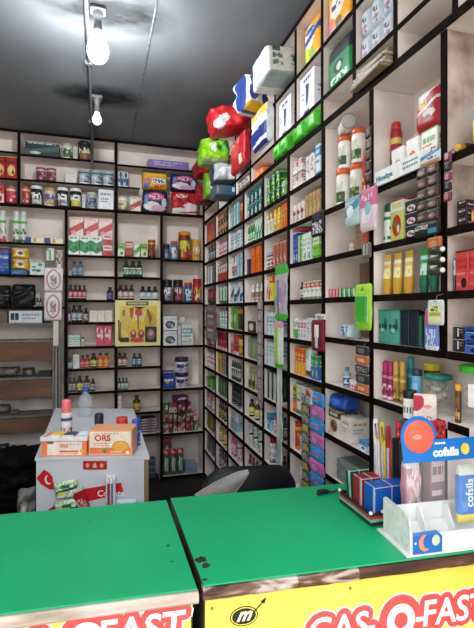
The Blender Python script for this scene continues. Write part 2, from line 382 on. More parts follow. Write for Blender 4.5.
def slogan(fp, xc, zb):
    """white letters on a red blob with a white rim: each layer is the lettering thickened by stamping it round a circle"""
    xa, xo, xf_ = xc; base = []
    for s_, x_, sz, dz in (('GAS', xa, .088, 0), ('-', xa + .082, .08, .002), ('-', xo + .050, .08, .004), ('FAST', xf_, .088, .003)):
        tm = text_mb(s_, sz, 'f8f4ee', offset=.0016, ext=0.0, shear=.08, sx=.94); tm.xf(Matrix.Translation((x_, 0, zb + dz)) @ UP); base.append(tm)
    for nm, rad, col, y0, ro in (('lettering_border', .0165, 'f6f1e6', .0137, .0650), ('lettering_blob', .0125, 'e0504c', .0122, .0610), ('lettering', 0, 'f8f4ee', .0107, .0400)):
        q = MB(); k = q.mi(col); n_ = 12 if rad else 1
        for d_ in range(n_):
            dx, dz = rad * math.cos(2 * math.pi * d_ / n_), rad * math.sin(2 * math.pi * d_ / n_)
            for tm in base:
                b = len(q.v); q.v += [(x + dx, y0 - .0001 * d_, z + dz) for x, y, z in tm.v]; q.f += [tuple(b + i for i in f) for f in tm.f]; q.m += [k] * len(tm.f); q.sm += [False] * len(tm.f)
        P = [[(xo + rr * math.cos(a) * .94, y0 - .0013, zb + .027 + rr * math.sin(a)) for rr in ((.019, ro) if not rad else (.0, ro))] for a in [2 * math.pi * k_ / 36 for k_ in range(36)]]
        q.grid(P, col, True, False); q.build(nm, fp)
xg, zg = panel_xz(340, 611); xo, zo = panel_xz(400, 622); xf2, _ = panel_xz(452, 600)
slogan(fpr, (xg - .006, xo, xf2 + .004), zg - .068)
xl, zl = panel_xz(148, 611); xol, _ = panel_xz(92, 620)
slogan(fpl, (xol - (xo - xg) - .014, xol - .012, xl - .014), zl - .070)
# round black emblem with an arrow
ex_, ez_ = panel_xz(244, 616)
q = MB()
def ring(cx, cz, rx, rz, y, col):
    q.face([(cx + rx * math.cos(a), y, cz + rz * math.sin(a)) for a in [2 * math.pi * k / 28 for k in range(28)]], col)
ring(ex_, ez_, .0325, .0225, .0136, '1a1712'); ring(ex_, ez_, .0300, .0200, .0133, 'f3e14a'); ring(ex_, ez_, .0275, .0178, .0130, '1a1712'); q.build('emblem', fpr)
letter('m', .042, 'f6ecc0', (ex_ - .002, .0128, ez_ - .0095), shear=.5, offset=.0012, ext=.0001).build('emblem_letter', fpr)
q = MB(); q.prism([(ex_ + .018, ez_ + .004), (ex_ + .043, ez_ + .028), (ex_ + .045, ez_ + .026), (ex_ + .02, ez_ + .002)], .0126, .0130, '1a1712')
q.prism([(ex_ + .038, ez_ + .028), (ex_ + .052, ez_ + .036), (ex_ + .047, ez_ + .022)], .0126, .0130, '1a1712'); q.build('emblem_arrow', fpr)
for fp, pts in ((fpr, ((212, 608), (350, 588))), (fpl, ((188, 606), ))):
    for p in pts:
        x, z = panel_xz(*p); q = MB(); q.lathe([(.0035, 0), (.0035, .002), (.0005, .0032)], '9b8a5a', 10); q.xf(Matrix.Translation((x, .0138, z)) @ Matrix.Rotation(math.pi / 2, 4, 'X')); q.build('screw', fp)

for t in (cl, cr):                              # keep the counters' own axes square to the shop
    for o in t.children_recursive: o.data.transform(Matrix.Rotation(ANG, 4, 'Z')); o.data.update()
    t.rotation_euler = (0, 0, 0)
# ------------------------------------------------------------------ kinds of goods (local frame: base centre at origin, front faces -y)
def k_carton(w, d, h, cols, style='std', seed=0, bothsides=True):
    rnd = random.Random(seed * 7 + 3); q = MB()
    c = cols + cols[-1:] * 3; base, a, b2, tx = c[0], c[1], c[2], (c[3] if len(cols) > 3 else ('fff' if style == 'dark' else c[1]))
    q.box(-w / 2, w / 2, -d / 2, d / 2, 0, h, base, min(.0015, w * .04))
    faces = [((-w / 2, -d / 2, 0), (w, 0, 0), (0, 0, h), (0, -1, 0), w / h)]
    if bothsides: faces.append(((w / 2, -d / 2, 0), (0, d, 0), (0, 0, h), (1, 0, 0), d / h))
    for n_, (o, ex, ey, nn, asp) in enumerate(faces):
        P = Paint(q, o, ex, ey, nn)
        if style == 'plain':
            P.words(.15, .72, .85, .82, a, rnd, 3); P.words(.15, .5, .7, .56, b2, rnd, 4); P.words(.15, .38, .6, .43, b2, rnd, 4)
        elif style == 'band':
            P.rect(.0, .62, 1, .9, a); P.words(.1, .71, .9, .81, base, rnd, 3); P.words(.12, .42, .85, .5, b2, rnd, 4); P.rect(0, 0, 1, .14, b2)
        elif style == 'half':
            P.rect(0, 0, 1, .5, a); P.words(.12, .66, .88, .8, b2, rnd, 3); P.ell(.6, .25, .22, .15, b2); P.words(.1, .55, .7, .6, tx, rnd, 4)
        elif style == 'vert':
            P.rect(.0, 0, .3, 1, a); P.rect(.42, .2, .58, .85, b2); P.words(.68, .7, .95, .78, tx, rnd, 2); P.words(.68, .5, .95, .56, tx, rnd, 2)
        elif style == 'pic':
            P.rect(0, .72, 1, 1, a); P.words(.12, .8, .9, .92, base, rnd, 3); P.ell(.5, .38, .36, .26, b2); P.ell(.42, .42, .14, .12, tx); P.ell(.64, .3, .1, .1, a)
        elif style == 'dots':
            for k in range(5): P.ell(rnd.uniform(.2, .8), rnd.uniform(.15, .85), .16, .12, rnd.choice([a, b2, tx]))
            P.words(.1, .45, .9, .57, base if rnd.random() < .5 else tx, rnd, 3)
        elif style == 'diag':
            P.poly([(0, .05), (1, .45), (1, .8), (0, .4)], a); P.words(.1, .85, .9, .93, b2, rnd, 3); P.ell(.3, .22, .16, .1, b2)
        elif style == 'device':
            P.words(.28, .84, .8, .91, b2, rnd, 2); P.poly([(.46, .3), (.58, .3), (.66, .72), (.42, .76)], b2); P.poly([(.47, .24), (.57, .24), (.57, .3), (.47, .3)], tx); P.words(.14, .55, .34, .6, tx, rnd, 2); P.words(.14, .44, .34, .48, tx, rnd, 2); P.words(.3, .08, .7, .14, b2, rnd, 3)
        elif style == 'sign':
            P.rect(.05, .25, .16, .8, '1c1e22'); P.rect(.18, .25, .29, .8, '1c1e22'); P.words(.38, .58, .95, .76, b2, rnd, 6); P.words(.38, .3, .8, .44, b2, rnd, 5)
        elif style == 'leaf':                    # pale top, deep wedge below, as the green cartons
            P.poly([(0, .25), (.5, .1), (1, .25), (1, .8), (.5, .66), (0, .8)], a); P.ell(.35, .42, .18, .1, b2); P.ell(.64, .36, .15, .09, tx); P.ell(.5, .54, .16, .07, b2)
            P.words(.15, .86, .85, .93, a, rnd, 2)
        elif style == 'stripe':
            for k in range(4): P.rect(0, .08 + k * .23, 1, .2 + k * .23, [a, b2][k % 2])
            P.words(.1, .36, .9, .43, base, rnd, 3)
        elif style == 'std':
            P.rect(.06, .55, .94, .8, a); P.words(.14, .63, .86, .72, base, rnd, 2); P.words(.1, .4, .8, .46, tx, rnd, 4); P.ell(.68, .2, .2, .13, b2); P.words(.1, .14, .42, .2, tx, rnd, 2)
        if style not in ('plain', 'leaf', 'device', 'sign'): P.rect(.0, .965, 1, 1, b2)
    return q
def cyl_pattern(q, prof_r, z0, z1, cols, n=20, rows=7, seed=0, sy=1):
    rnd = random.Random(seed); c = cols + cols[-1:] * 3
    tab = [[c[0]] * n for _ in range(rows)]
    for j in range(rows):
        for i in range(n):
            a = (i * 3 // n, )
            if j in (0, ): tab[j][i] = c[2]
            elif j == rows - 2: tab[j][i] = c[1]
            elif j in (rows // 2, rows // 2 - 1) and rnd.random() < .55: tab[j][i] = c[1 + (i // 4) % 2]
            elif j == 1 and rnd.random() < .4: tab[j][i] = c[3]
    P = [[(prof_r * math.cos(2 * math.pi * i / n), sy * prof_r * math.sin(2 * math.pi * i / n), z0 + (z1 - z0) * j / rows) for j in range(rows + 1)] for i in range(n)]
    q.grid(P, c[0], True, True, fn=lambda i, j: tab[j][i])
def k_bottle(D, h, cols, style=0, seed=0):       # cols: body, cap, label, print
    r = D / 2; c = cols + cols[-1:] * 3; neck = min(r * .42, .014)
    q = MB(); bm_ = mat(c[0], .12, 0, .6)
    pr = [(r * .9, 0), (r, h * .03), (r, h * .60), (r * .93, h * .67), (r * .6, h * .75), (neck, h * .80), (neck, h * .9)]
    q.lathe(pr, bm_, 18)
    k = MB(); k.lathe([(neck * 1.25, h * .84), (neck * 1.3, h * .86), (neck * 1.3, h * .985), (neck * 1.1, h)], mat(c[1], .35), 14)
    l = MB(); cyl_pattern(l, r * 1.015, h * .12, h * .56, [c[2], c[3], c[3], c[0]], 18, 6, seed)
    return [('bottle_body', q), ('cap', k), ('label_band', l)]
def k_jar(D, h, cols, seed=0, lidh=.16, waist=0.0, n=22):     # cols: body print base, acc, acc2, acc3, lid
    r = D / 2; lid = cols[-1]; q = MB(); rows = 9; rnd = random.Random(seed)
    hh = h * (1 - lidh); c = cols
    prof = []
    for j in range(rows + 1):
        t = j / rows; rr = r * (1 - waist * math.exp(-((t - .5) / .22) ** 2)); rr *= (.93 if j == 0 else .9 if j == rows else 1)
        prof.append((rr, hh * t))
    tab = {}
    for j in range(rows):
        for i in range(n):
            f = i % (n // 2)
            if j in (0, rows - 1): m_ = c[0]
            elif j in (4, 5, 6) and 2 <= f <= 8: m_ = c[1] if rnd.random() < .75 else c[0]
            elif j in (1, 2, 3) and 3 <= f <= 9: m_ = c[2 % (len(c) - 1)] if rnd.random() < .7 else c[min(3, len(c) - 2)]
            else: m_ = c[0]
            tab[(i, j)] = m_
    q.lathe(prof, c[0], n, fn=lambda i, j: tab[(i % n, j)])
    l = MB(); l.lathe([(r * .96, hh), (r * 1.0, hh + .002), (r * 1.0, h - .004), (r * .9, h)], mat(lid, .4), n)
    return [('jar_body', q), ('lid', l)]
def k_tin(D, h, cols, seed=0):
    r = D / 2; q = MB()
    q.lathe([(r * .99, 0), (r * .99, .003)], mat('b9bbbd', .3, .7), 20)
    cyl_pattern(q, r, .003, h - .006, cols[:-1], 20, 8, seed)
    l = MB(); l.lathe([(r * 1.02, h - .007), (r * 1.02, h - .001), (r * .95, h)], mat(cols[-1], .35), 20)
    return [('tin_body', q), ('lid', l)]
def k_spray(D, h, cols, seed=0, caph=.24):       # cols: body, acc, acc2, acc3, cap
    r = D / 2; hb = h * (1 - caph); q = MB()
    q.lathe([(r * .92, 0), (r, .004)], cols[0], 18); cyl_pattern(q, r, .004, hb * .93, cols[:-1], 18, 9, seed)
    q.lathe([(r, hb * .93), (r * .92, hb * .97), (r * .7, hb)], cols[0], 18)
    k = MB(); k.lathe([(r * .86, hb * .965), (r * .88, h * .93), (r * .78, h * .985), (r * .5, h)], mat(cols[-1], .35), 18)
    return [('can_body', q), ('cap', k)]
def k_tube(D, h, cols, seed=0, caph=.14):        # stands on its cap, flat crimp on top
    r = D / 2; q = MB(); n = 18; P = []; c = cols + cols[-1:] * 3; rows = 10
    for i in range(n):
        a = 2 * math.pi * i / n; row = []
        for j in range(rows + 1):
            t = j / rows; sy_ = 1 - .93 * t ** 1.3
            row.append((r * (1 + .14 * t) * math.cos(a) * (.92 if j == 0 else 1), r * sy_ * math.sin(a), h * caph + (h * (1 - caph)) * t))
        P.append(row)
    rnd = random.Random(seed)
    def fn(i, j):
        if j >= rows - 1: return c[0]
        if j in (3, 4, 5) and i % 9 in (2, 3, 4, 5, 6, 7): return c[1] if rnd.random() < .7 else c[0]
        if j in (7,): return c[2]
        return c[0] if j > 2 else c[3]
    q.grid(P, mat(c[0], .25), True, True, fn=fn)
    k = MB(); k.lathe([(r * .8, 0), (r * .84, .002), (r * .9, h * caph)], mat(cols[-1], .35), 18)
    return [('tube_body', q), ('cap', k)]
def k_pack(w, d, h, fn, nu=18, nv=18, e=5.0, puff=.0, seed=0, crumple=0.0, N=44, ev=7):
    """soft packet: rounded box with printed front; fn(u, v, side) -> colour; side 0 front, 1 side, 2 back"""
    q = MB()
    if nv > 22: N, nv = 88, int(nv * 1.5)
    P = []
    for i in range(N):
        a = 2 * math.pi * (i + .5) / N; ca, sa = math.cos(a), math.sin(a)
        k = (abs(ca) ** e + abs(sa) ** e) ** (-1 / e); row = []
        for j in range(nv + 1):
            t = j / nv; b = 2 * t - 1
            s_ = max(.03, (1 - abs(b) ** ev)) ** .5
            sw = .9 + .1 * s_
            x, y = ca * k * w / 2 * sw, sa * k * d / 2 * s_
            nz = mnoise.noise(Vector((x * 22 + seed * 3.1, y * 22, t * h * 22))) * crumple
            row.append((x * (1 + nz * .6), y * (1 + nz * 1.5), t * h + nz * h * .1 * (1 if .05 < t < .95 else 0)))
        P.append(row)
    def f2(i, j):
        x = (P[i][j][0] + P[(i + 1) % N][j][0]) / 2; y = (P[i][j][1] + P[(i + 1) % N][j][1]) / 2
        u = x / w + .5; v = (j + .5) / nv
        a = 2 * math.pi * (i + 1) / N
        side = 0 if math.sin(a) < -.5 else (2 if math.sin(a) > .5 else 1)
        if side == 1: u = y / d + .5
        return fn(u, v, side)
    q.grid(P, fn(.5, .5, 0), True, True, fn=f2)
    q.face([P[i][0] for i in range(N)], fn(.5, 0, 1)); q.face([P[i][nv] for i in range(N)], fn(.5, 1, 1))
    return q
def inell(u, v, cu, cv, ru, rv): return ((u - cu) / ru) ** 2 + ((v - cv) / rv) ** 2 < 1
def art(base, *shapes):
    def fn(u, v, side):
        col = base
        for s_ in shapes:
            k = s_[0]
            if side == 2: continue
            if k == 'e' and side == 0 and inell(u, v, *s_[1:5]): col = s_[5]
            elif k == 'r' and side == 0 and s_[1] <= u <= s_[3] and s_[2] <= v <= s_[4]: col = s_[5]
            elif k == 'b' and s_[1] <= v <= s_[2]: col = s_[3]
            elif k == 'd' and side == 0 and s_[1] <= v - s_[3] * u <= s_[2]: col = s_[4]
            elif k == 's' and side == 1: col = s_[1]
            elif k == 't' and side == 0 and s_[1] <= u <= s_[3] and s_[2] <= v <= s_[4] and mnoise.noise(Vector((u * s_[6], v * s_[6] * .8, 3))) > -.05: col = s_[5]
        return col
    return fn
def gen_art(cols, seed):
    rnd = random.Random(seed); c = cols + cols[-1:] * 3
    return art(c[0], ('b', .0, .12, c[2]), ('e', rnd.uniform(.35, .6), rnd.uniform(.3, .45), .28, .18, c[1]), ('e', .6, .3, .14, .12, c[3]), ('t', .12, .6, .9, .8, c[3], 14), ('b', .92, 1, c[1]))

PARTED = {'bottle': k_bottle, 'jar': k_jar, 'tin': k_tin, 'spray': k_spray, 'tube': k_tube}
NAMES = {'carton': 'carton', 'bottle': 'bottle', 'jar': 'jar', 'tin': 'tin_can', 'spray': 'spray_can', 'tube': 'squeeze_tube', 'pack': 'packet'}
CATS = {'carton': 'box', 'bottle': 'bottle', 'jar': 'jar', 'tin': 'can', 'spray': 'spray can', 'tube': 'tube', 'pack': 'packet'}
def cell_bounds(W, z, a):
    """clear span and clear ceiling of the compartment at shelf height z"""
    if W == 'R':
        if z < L2 - .01: ps, rows, t, m_ = RU, (RZ if a > 1.703 else RZN) + [L2], .024, .0165
        else: ps, rows, t, m_ = TU, [L2, TA, TB, TT], .0205, .011
    elif z > RAIL - .01:
        ps, t, m_ = [-1.9, -1.27, -.624, .131, R0], .021, .0145
        rows = [RAIL, 1.058, 1.26, CEIL - CZ] if a < .131 else [RAIL, 1.248, CEIL - CZ]
        if .131 < a < .33: rows = [RAIL, 1.058, 1.248, CEIL - CZ]
    elif a < -.282: ps, rows, t, m_ = [LX0, LX1 + .013], [-1.18, -.852, -.548, -.245, -.105, .025, .285, .545, RAIL], .026, .015
    else:
        ps, t, m_ = BX, .026, .0145
        rows = (BZ if a < BX[2] else [.447, .070, -.315, -.697, -1.092, -1.47]) + [RAIL, -1.47]
    ps = sorted(ps); lo = max(p for p in ps if p <= a); hi = min(p for p in ps if p > a)
    return lo + m_, hi - m_, min(r for r in rows if r > z + .02) - t
REG = []                                           # (object, desc, where, sort_x, level, cat)
CTX = {}
def shelf(wall, z, where): CTX.update(wall=wall, z=CZ + z + .0004, where=where)
_seed = [0]
def it(kind, desc, x0, x1, hp, n=1, cols=('fff', '888'), d=None, lift=0, fill=None, inset=.012, style='std', levels=1, name=None, cat=None, rot=0, jitter=.0, fn=None, wmm=None, tilt=0, back=None, **kw):
    """n goods of one kind in a row between pixel columns x0..x1, hp pixels high (lift: pixels above the shelf)"""
    _seed[0] += 1; seed = _seed[0]; rnd = random.Random(seed); cols = list(cols)
    W = CTX['wall']; xm = (x0 + x1) / 2
    if W == 'B': a0, _ = on_back(x0, U0 + inset); a1, _ = on_back(x1, U0 + inset); _, s = on_back(xm, U0 + inset)
    else: a0, _ = on_right(x0, R0 + inset); a1, _ = on_right(x1, R0 + inset); _, s = on_right(xm, R0 + inset)
    lo, hi, zt = cell_bounds(W, CTX['z'] - CZ - .0004, (a0 + a1) / 2)
    a0, a1 = min(max(a0, lo), hi), min(max(a1, lo), hi)
    span = abs(a1 - a0); sgn = 1 if a1 > a0 else -1
    if W == 'R' and s > 2.55 and CTX['z'] < CZ + L2 - .05: hp *= 1.14          # the far bays are packed nearly to the next shelf
    h = hp * s / F; h = min(h, (zt - (CTX['z'] - CZ) - lift * s / F - .004) / (levels * (1.04 if kind == 'pack' and kw.get('crumple') else 1)) - .0009 * levels); step = span / n
    rnd_kind = kind in ('bottle', 'jar', 'tin', 'spray', 'tube')
    if fill is None: fill = .95 if W == 'B' else (.62 if kind == 'carton' else .8)
    if rnd_kind: w = min((x1 - x0) / n * s / F * .96, step * .97)
    else: w = step * fill
    if wmm: w = wmm
    if d is None: d = w if rnd_kind else (.09 if W == 'B' else .085)
    if kind == 'pack': d = d
    dmax = (RD if W == 'R' else BD) - .004 - inset - (back or 0)
    if not rnd_kind: d = min(d, dmax)
    elif w > dmax: w = dmax
    if kind == 'pack': w *= 1 - .12 * kw.get('crumple', 0); d *= 1 - .2 * kw.get('crumple', 0)
    if kind in PARTED: parts = PARTED[kind](w, h, cols, seed=seed, **kw)
    elif kind == 'pack': parts = [('packet', k_pack(w, d, h, fn or gen_art(cols, seed), seed=seed, **kw))]
    else: parts = [('carton', k_carton(w, d, h, cols, style, seed, W == 'R'))]
    meshes = [(pn, mb.mesh(pn)) for pn, mb in parts]
    nm = name or NAMES[kind]; first = None; out = []
    for lv in range(levels):
        for i in range(n):
            ac = a0 + sgn * step * (i + (.5 if (rnd_kind or W == 'B') else fill / 2 + .01))
            off = (back or 0) + inset + d / 2 + .002
            zz = CTX['z'] + lift * s / F + lv * (h + .0008)
            if W == 'B': loc = (ac, U0 + off, zz); rz = rot
            else: loc = (R0 + off, ac, zz); rz = -math.pi / 2 + rot
            rz += rnd.uniform(-jitter, jitter)
            if len(meshes) == 1:
                o = bpy.data.objects.new(nm, meshes[0][1]); C.objects.link(o)
            else:
                o = bpy.data.objects.new(nm, None); C.objects.link(o); o.empty_display_size = .03
                if first is None:
                    kids = []
                    for pn, me in meshes:
                        k = bpy.data.objects.new(pn, me); C.objects.link(k); k.parent = o; kids.append(k)
                    first = kids
                else:
                    for ch in first:
                        k = ch.copy(); C.objects.link(k); k.parent = o
            o.location = loc; o.rotation_euler = (0, tilt, rz)
            if n * levels > 1: o['group'] = f'{desc} row, {CTX["where"]}'
            REG.append((o, desc, CTX['where'], i + (0 if W == 'B' else 0) + xm, lv if levels > 1 else None, levels, cat or CATS[kind])); out.append(o)
    return out
ORD = ['leftmost', 'second', 'third', 'fourth', 'fifth', 'sixth', 'seventh', 'eighth', 'ninth', 'tenth']
def finish_labels():
    groups = {}
    for r in REG: groups.setdefault((r[1], r[2], r[4]), []).append(r)
    for (desc, where, lv), rs_ in groups.items():
        rs_.sort(key=lambda r: r[3]); N = len(rs_)
        for i, (o, _, _, _, _, L, cat) in enumerate(rs_):
            s_ = desc
            if lv is not None: s_ = (['lower', 'upper'] if L == 2 else ['bottom', 'middle', 'top'] if L == 3 else ['bottom', 'second lowest', 'third lowest', 'fourth lowest', 'fifth lowest', 'topmost'])[lv] + ' ' + s_
            if N == 2: s_ = ['left ', 'right '][i] + s_
            elif N > 2: s_ += ', ' + (ORD[0] if i == 0 else 'rightmost' if i == N - 1 else ORD[i] + ' from left')
            tag(o, f'{s_}, {where}', cat)
# ================================================================== BACK WALL
# -- top row above the rail
shelf('B', 1.056, 'far left end of the top row')
it('carton', 'red snack carton with dark print', -6, 17, 22, 2, ['b3242c', '7c1018', 'e8c46a', 'f2ddc0'], style='pic')
shelf('B', .855, 'far left end of the rail')
it('carton', 'red and white carton', -6, 4, 19, 1, ['d64a4c', 'f3ded8', 'a81c24', 'fff'], style='half')
it('tin', 'red tin with green lid', 5, 15, 18, 1, ['d8485a', 'f0e0da', '9a1f2c', 'ffe', '2f9a62'])
shelf('B', 1.26, 'shelf under the ceiling')
it('carton', 'long dark green box with white scene', 24, 60, 14, 1, ['2b3a3c', '4a6460', 'c9d2cc', 'dfe6e2'], style='diag', d=.1)
it('jar', 'white tin with plant picture', 61, 73, 16, 1, ['d8d8cc', '4c6b46', '2f4f35', '7d9a6a', 'a9aca6'])
it('jar', 'dark jar with pale round label', 77.5, 91.5, 20, 1, ['2c2f24', 'd8d6b8', '6c7a48', 'b04a3a', '23241f'])
shelf('B', 1.058, 'top row middle shelf')
it('tin', 'mauve printed tin', 35, 56, 14, 2, ['8d4a5e', 'd8b9be', '5c2438', 'c48a9a', '9a6a78'])
it('carton', 'plain white carton', 65, 77, 13, 1, ['d9d3ce', 'c2bab4', 'cfc7c1'], style='plain')
it('tin', 'silver blue tin', 78, 114, 15, 3, ['aeb8be', '4c6678', 'd6dde0', '2f4456', 'c0c6c8'])
shelf('B', .855, 'rail of the left column')
it('tin', 'slim red tin', 20, 29, 19, 1, ['c23a36', 'e8c9a0', '7d1a1c', 'f0dcc8', 'b9542c'])
it('jar', 'black jar with white lid', 29.5, 42, 20, 1, ['1c1d20', 'f2f2ee', 'c8c8c4', '8a8a88', 'f0eeea'])
it('jar', 'white jar with purple print and gold lid', 43, 55, 19, 1, ['d8d2cc', '6a5a9a', 'b08a4a', 'efe8e0', 'b59a5e'])
it('jar', 'white-lidded black jar', 56, 68, 20, 1, ['202124', 'f4f4f0', 'd0d0cc', '77797c', 'f2f0ec'])
it('jar', 'black jar with yellow stripe', 69, 81.5, 20, 1, ['1d1e22', 'f0f0ea', 'd8c648', 'c4c4be', 'efede8'])
it('carton', 'small blue and white carton', 82, 85.5, 14, 1, ['c6ccd4', '5a6c88', '3f5270'], style='plain')
it('jar', 'silver jar with dark print', 86, 97, 17, 1, ['b4bac0', '3f4a58', '7c8894', '2d3642', 'd4c8c0'])
it('carton', 'big white tub-shaped carton', 98, 114, 20, 1, ['dfe3e6', '6a7a8c', '2f4860', 'b03a3a'], style='plain')
shelf('B', 1.248, 'ledge above the diaper packs')
it('carton', 'long lilac box lying flat', 147, 190, 8.5, 1, ['8f78b8', 'cfc2e2', 'e2d8ee', 'd8b0a0'], style='plain', d=.13)
shelf('B', 1.058, 'short shelf of the diaper row')
it('pack', 'dark blue and white pack', 118, 128.5, 17, 2, fn=art('f2f2f0', ('r', .1, .1, .9, .5, '2a4f86'), ('e', .5, .7, .25, .2, '274a7e'), ('r', .1, .1, .4, .3, 'd8e4f0')), inset=.01, d=.1)
shelf('B', .855, 'rail below the short shelf')
it('tin', 'yellow and white tin', 118, 128, 15, 1, ['d8cfae', 'f4f1e6', '7c6a3c', 'b59a44', 'd0c9b8'])
it('carton', 'white carton with red and gold band', 130, 141, 15, 1, ['e8dfcf', 'b8323a', 'c4a24e', 'f4f0e6'], style='diag')
NAVY = art('1c2a52', ('e', .5, .7, .34, .17, 'd84a78'), ('e', .5, .7, .26, .11, 'f2c4d4'), ('t', .3, .62, .7, .78, '8a2a6a', 12), ('e', .35, .28, .33, .2, 'e8dfe8'), ('e', .62, .2, .3, .13, 'd9a9b6'), ('e', .85, .45, .1, .2, 'c8d0e4'), ('e', .12, .55, .09, .2, '5a7ab8'), ('s', '1c2a52'))
it('pack', 'navy diaper pack with pink logo', 142.5, 168.5, 23.5, 1, fn=NAVY, d=.13, e=6, nv=26)
it('pack', 'red diaper pack with white swirl', 171.5, 199, 23.5, 1, fn=art('c8242e', ('d', .06, .24, .12, 'e9e3df'), ('e', .7, .38, .28, .1, 'd9dadd'), ('e', .45, .62, .22, .08, '8c1420'), ('t', .15, .72, .6, .86, 'f1d9d4', 14), ('b', 0, .08, 'f0eae6')), d=.13, e=6, nv=26, crumple=.15)
it('pack', 'yellow diaper pack with child picture', 142, 168, 18.5, 1, lift=24, fn=art('e9a92a', ('r', .38, .3, .92, .62, 'f2ead8'), ('t', .42, .36, .88, .56, '3a4a8c', 16), ('r', .1, .72, .95, .86, 'f4c23a'), ('e', .2, .4, .13, .25, 'd77a6a'), ('e', .16, .18, .12, .14, '4a74b8'), ('b', .9, 1, '3c3a52'), ('t', .5, .08, .9, .22, 'b8324a', 18), ('s', '6a5030')), d=.13, e=6, nv=26)
it('pack', 'navy diaper pack with pink logo on the red pack', 171, 198, 19, 1, lift=24, fn=NAVY, d=.13, e=6, nv=26)
# -- left column (A)
A = 'left column'
shelf('B', BZ[0], 'top shelf of the left column')
it('carton', 'green leaf-print carton', 67.5, 102, 19, 3, ['f0f2ec', '1c8a4c', '2fae62', '0c5a34', 'fff'], style='leaf', d=.08)
it('carton', 'small red and white carton', 102.8, 112.5, 11, 1, ['f0d9d2', 'c9343a', 'a3161f', 'fff'], levels=2, style='half')
it('carton', 'pale pink and red carton', 67.5, 113, 20, 3, ['ecd8cd', 'c63a3e', 'dba79c', 'a82630'], back=.1, d=.075, levels=2, style='diag')
shelf('B', BZ[1], 'second shelf of left column')
it('bottle', 'small grey-blue bottle', 71.5, 83.5, 15, 2, ['5f7488', '3b4654', '7e93a6', '9fb0be'])
shelf('B', BZ[2], 'third shelf of left column')
it('bottle', 'dark syrup bottle with red label', 64.5, 86.5, 15, 4, ['3a1a1a', '241818', 'c8404a', 'e8c6c0'])
it('bottle', 'dark blue bottle', 106.5, 113.5, 13, 1, ['262b44', '1c1e2a', '3c4668', '8088a0'])
shelf('B', BZ[3], 'fourth shelf of left column')
it('bottle', 'dark bottle with pink label', 65, 70.5, 15, 1, ['3a2224', '1f1a1a', 'd8a9ae', 'f0dada'])
it('bottle', 'black bottle with grey label', 71, 82.5, 17, 2, ['22252a', '15161a', '8f9aa2', 'd0d4d6'])
it('bottle', 'dark bottle with white label', 83, 88.5, 14, 1, ['2c2826', '1a1818', 'd4cfc8', '8a857e'])
it('carton', 'white and cream box', 89.5, 112.5, 11.5, 3, ['efe8d8', 'e2d4b8', 'd9c9ac'], style='plain')
shelf('B', BZ[4], 'fifth shelf of left column')
it('carton', 'mint and white box', 64, 80, 11.5, 2, ['dfeae6', '8fbcb2', 'b9d6cf', '5f8f86'], style='std')
it('bottle', 'tiny pale bottle', 80.8, 85.3, 9, 1, ['cfd2cf', '3b3b3d', 'e8e8e4', '999'])
it('carton', 'tall pink box with rose print', 96, 111.8, 21.5, 2, ['d8596a', 'f0c9cc', 'c03048', 'f7e4e0'], style='dots')
shelf('B', BZ[5], 'sixth shelf of left column')
it('bottle', 'small bottle with pale blue label', 64, 72.5, 11, 2, ['4a5560', '20242a', 'a9c0cc', 'dfe8ec'])
it('carton', 'white medicine box', 73, 79.5, 14, 1, ['eae8e4', 'c4c8ca', '9aa4aa'], style='plain')
it('bottle', 'red bottle', 80, 90, 13, 2, ['b02a38', '2a1616', 'c9424e', 'e9b0b0'])
it('bottle', 'dark green bottle with lime label', 90.3, 97, 14.5, 1, ['2e3a20', '1c1f18', 'a8b838', 'e0e6a0'])
it('bottle', 'orange syrup bottle', 97.3, 109.5, 14.5, 2, ['d8641e', '2a201c', 'e88a3a', 'f4c08a'])
shelf('B', BZ[6], 'seventh shelf of left column')
it('bottle', 'dark bottle with white front label', 64, 76, 15, 2, ['3a3632', '1d1b1a', 'dedad2', '8c8a84'])
it('bottle', 'dark bottle with yellow label', 76.4, 83, 16, 1, ['33322a', '1c1b18', 'd9c23e', 'f0e8a8'])
it('bottle', 'dark bottle with cream label', 83.4, 90, 15.5, 1, ['38332e', '1f1c1a', 'd9cfc0', '9a9286'])
it('bottle', 'short dark bottle with white label', 90.4, 95.5, 12.5, 1, ['2f2d2c', '1b1a1a', 'e4e0dc', '888'])
shelf('B', BZ[7], 'eighth shelf of left column')
it('carton', 'low white carton', 93, 108, 5, 1, ['d8d4cc', 'a9a39a', '8f8a82'], style='plain')
it('pack', 'crumpled dark grey packet', 79, 91, 7, 1, fn=art('3c3a39', ('e', .5, .5, .2, .2, '6a6663')), crumple=.6)
# -- middle column (B)
shelf('B', BZ[0], 'top shelf of the middle column')
it('carton', 'lime green and white box', 117, 124.6, 13, 1, ['8fc048', 'e9f0da', '4f8a2c', 'fff'], style='half')
it('carton', 'red-brown box with white cap panel', 125.2, 132.8, 15, 1, ['b8543e', 'e6d6ca', '7c2c20', 'fff'], style='band')
it('carton', 'white box with green print', 133.4, 140, 14.5, 1, ['e9ece4', '6aa058', 'a9c896', '4c7a40'], style='diag')
it('carton', 'bright green box', 140.6, 147.6, 13.5, 1, ['7fb83c', 'd9e6b8', '3f7a28', 'fff'], style='half')
it('tin', 'brown tin with orange lid', 148.2, 156, 18, 1, ['8a3a24', 'd9a04a', '5a2018', 'e8c890', 'd8782c'])
shelf('B', BZ[1], 'second shelf of middle column')
it('bottle', 'dark green bottle with white label', 123, 143, 16.5, 3, ['1f3a30', '16201c', 'e6ebe6', '3f6a56'])
shelf('B', BZ[2], 'third shelf of middle column')
it('bottle', 'dark bottle with rose label', 116.5, 134.5, 15.5, 3, ['33211f', '1a1514', 'c9a09c', 'ecd9d4'])
it('bottle', 'black bottle with pale mint label', 140, 158.5, 14, 3, ['20282a', '141718', 'b9cfcc', 'e6efec'])
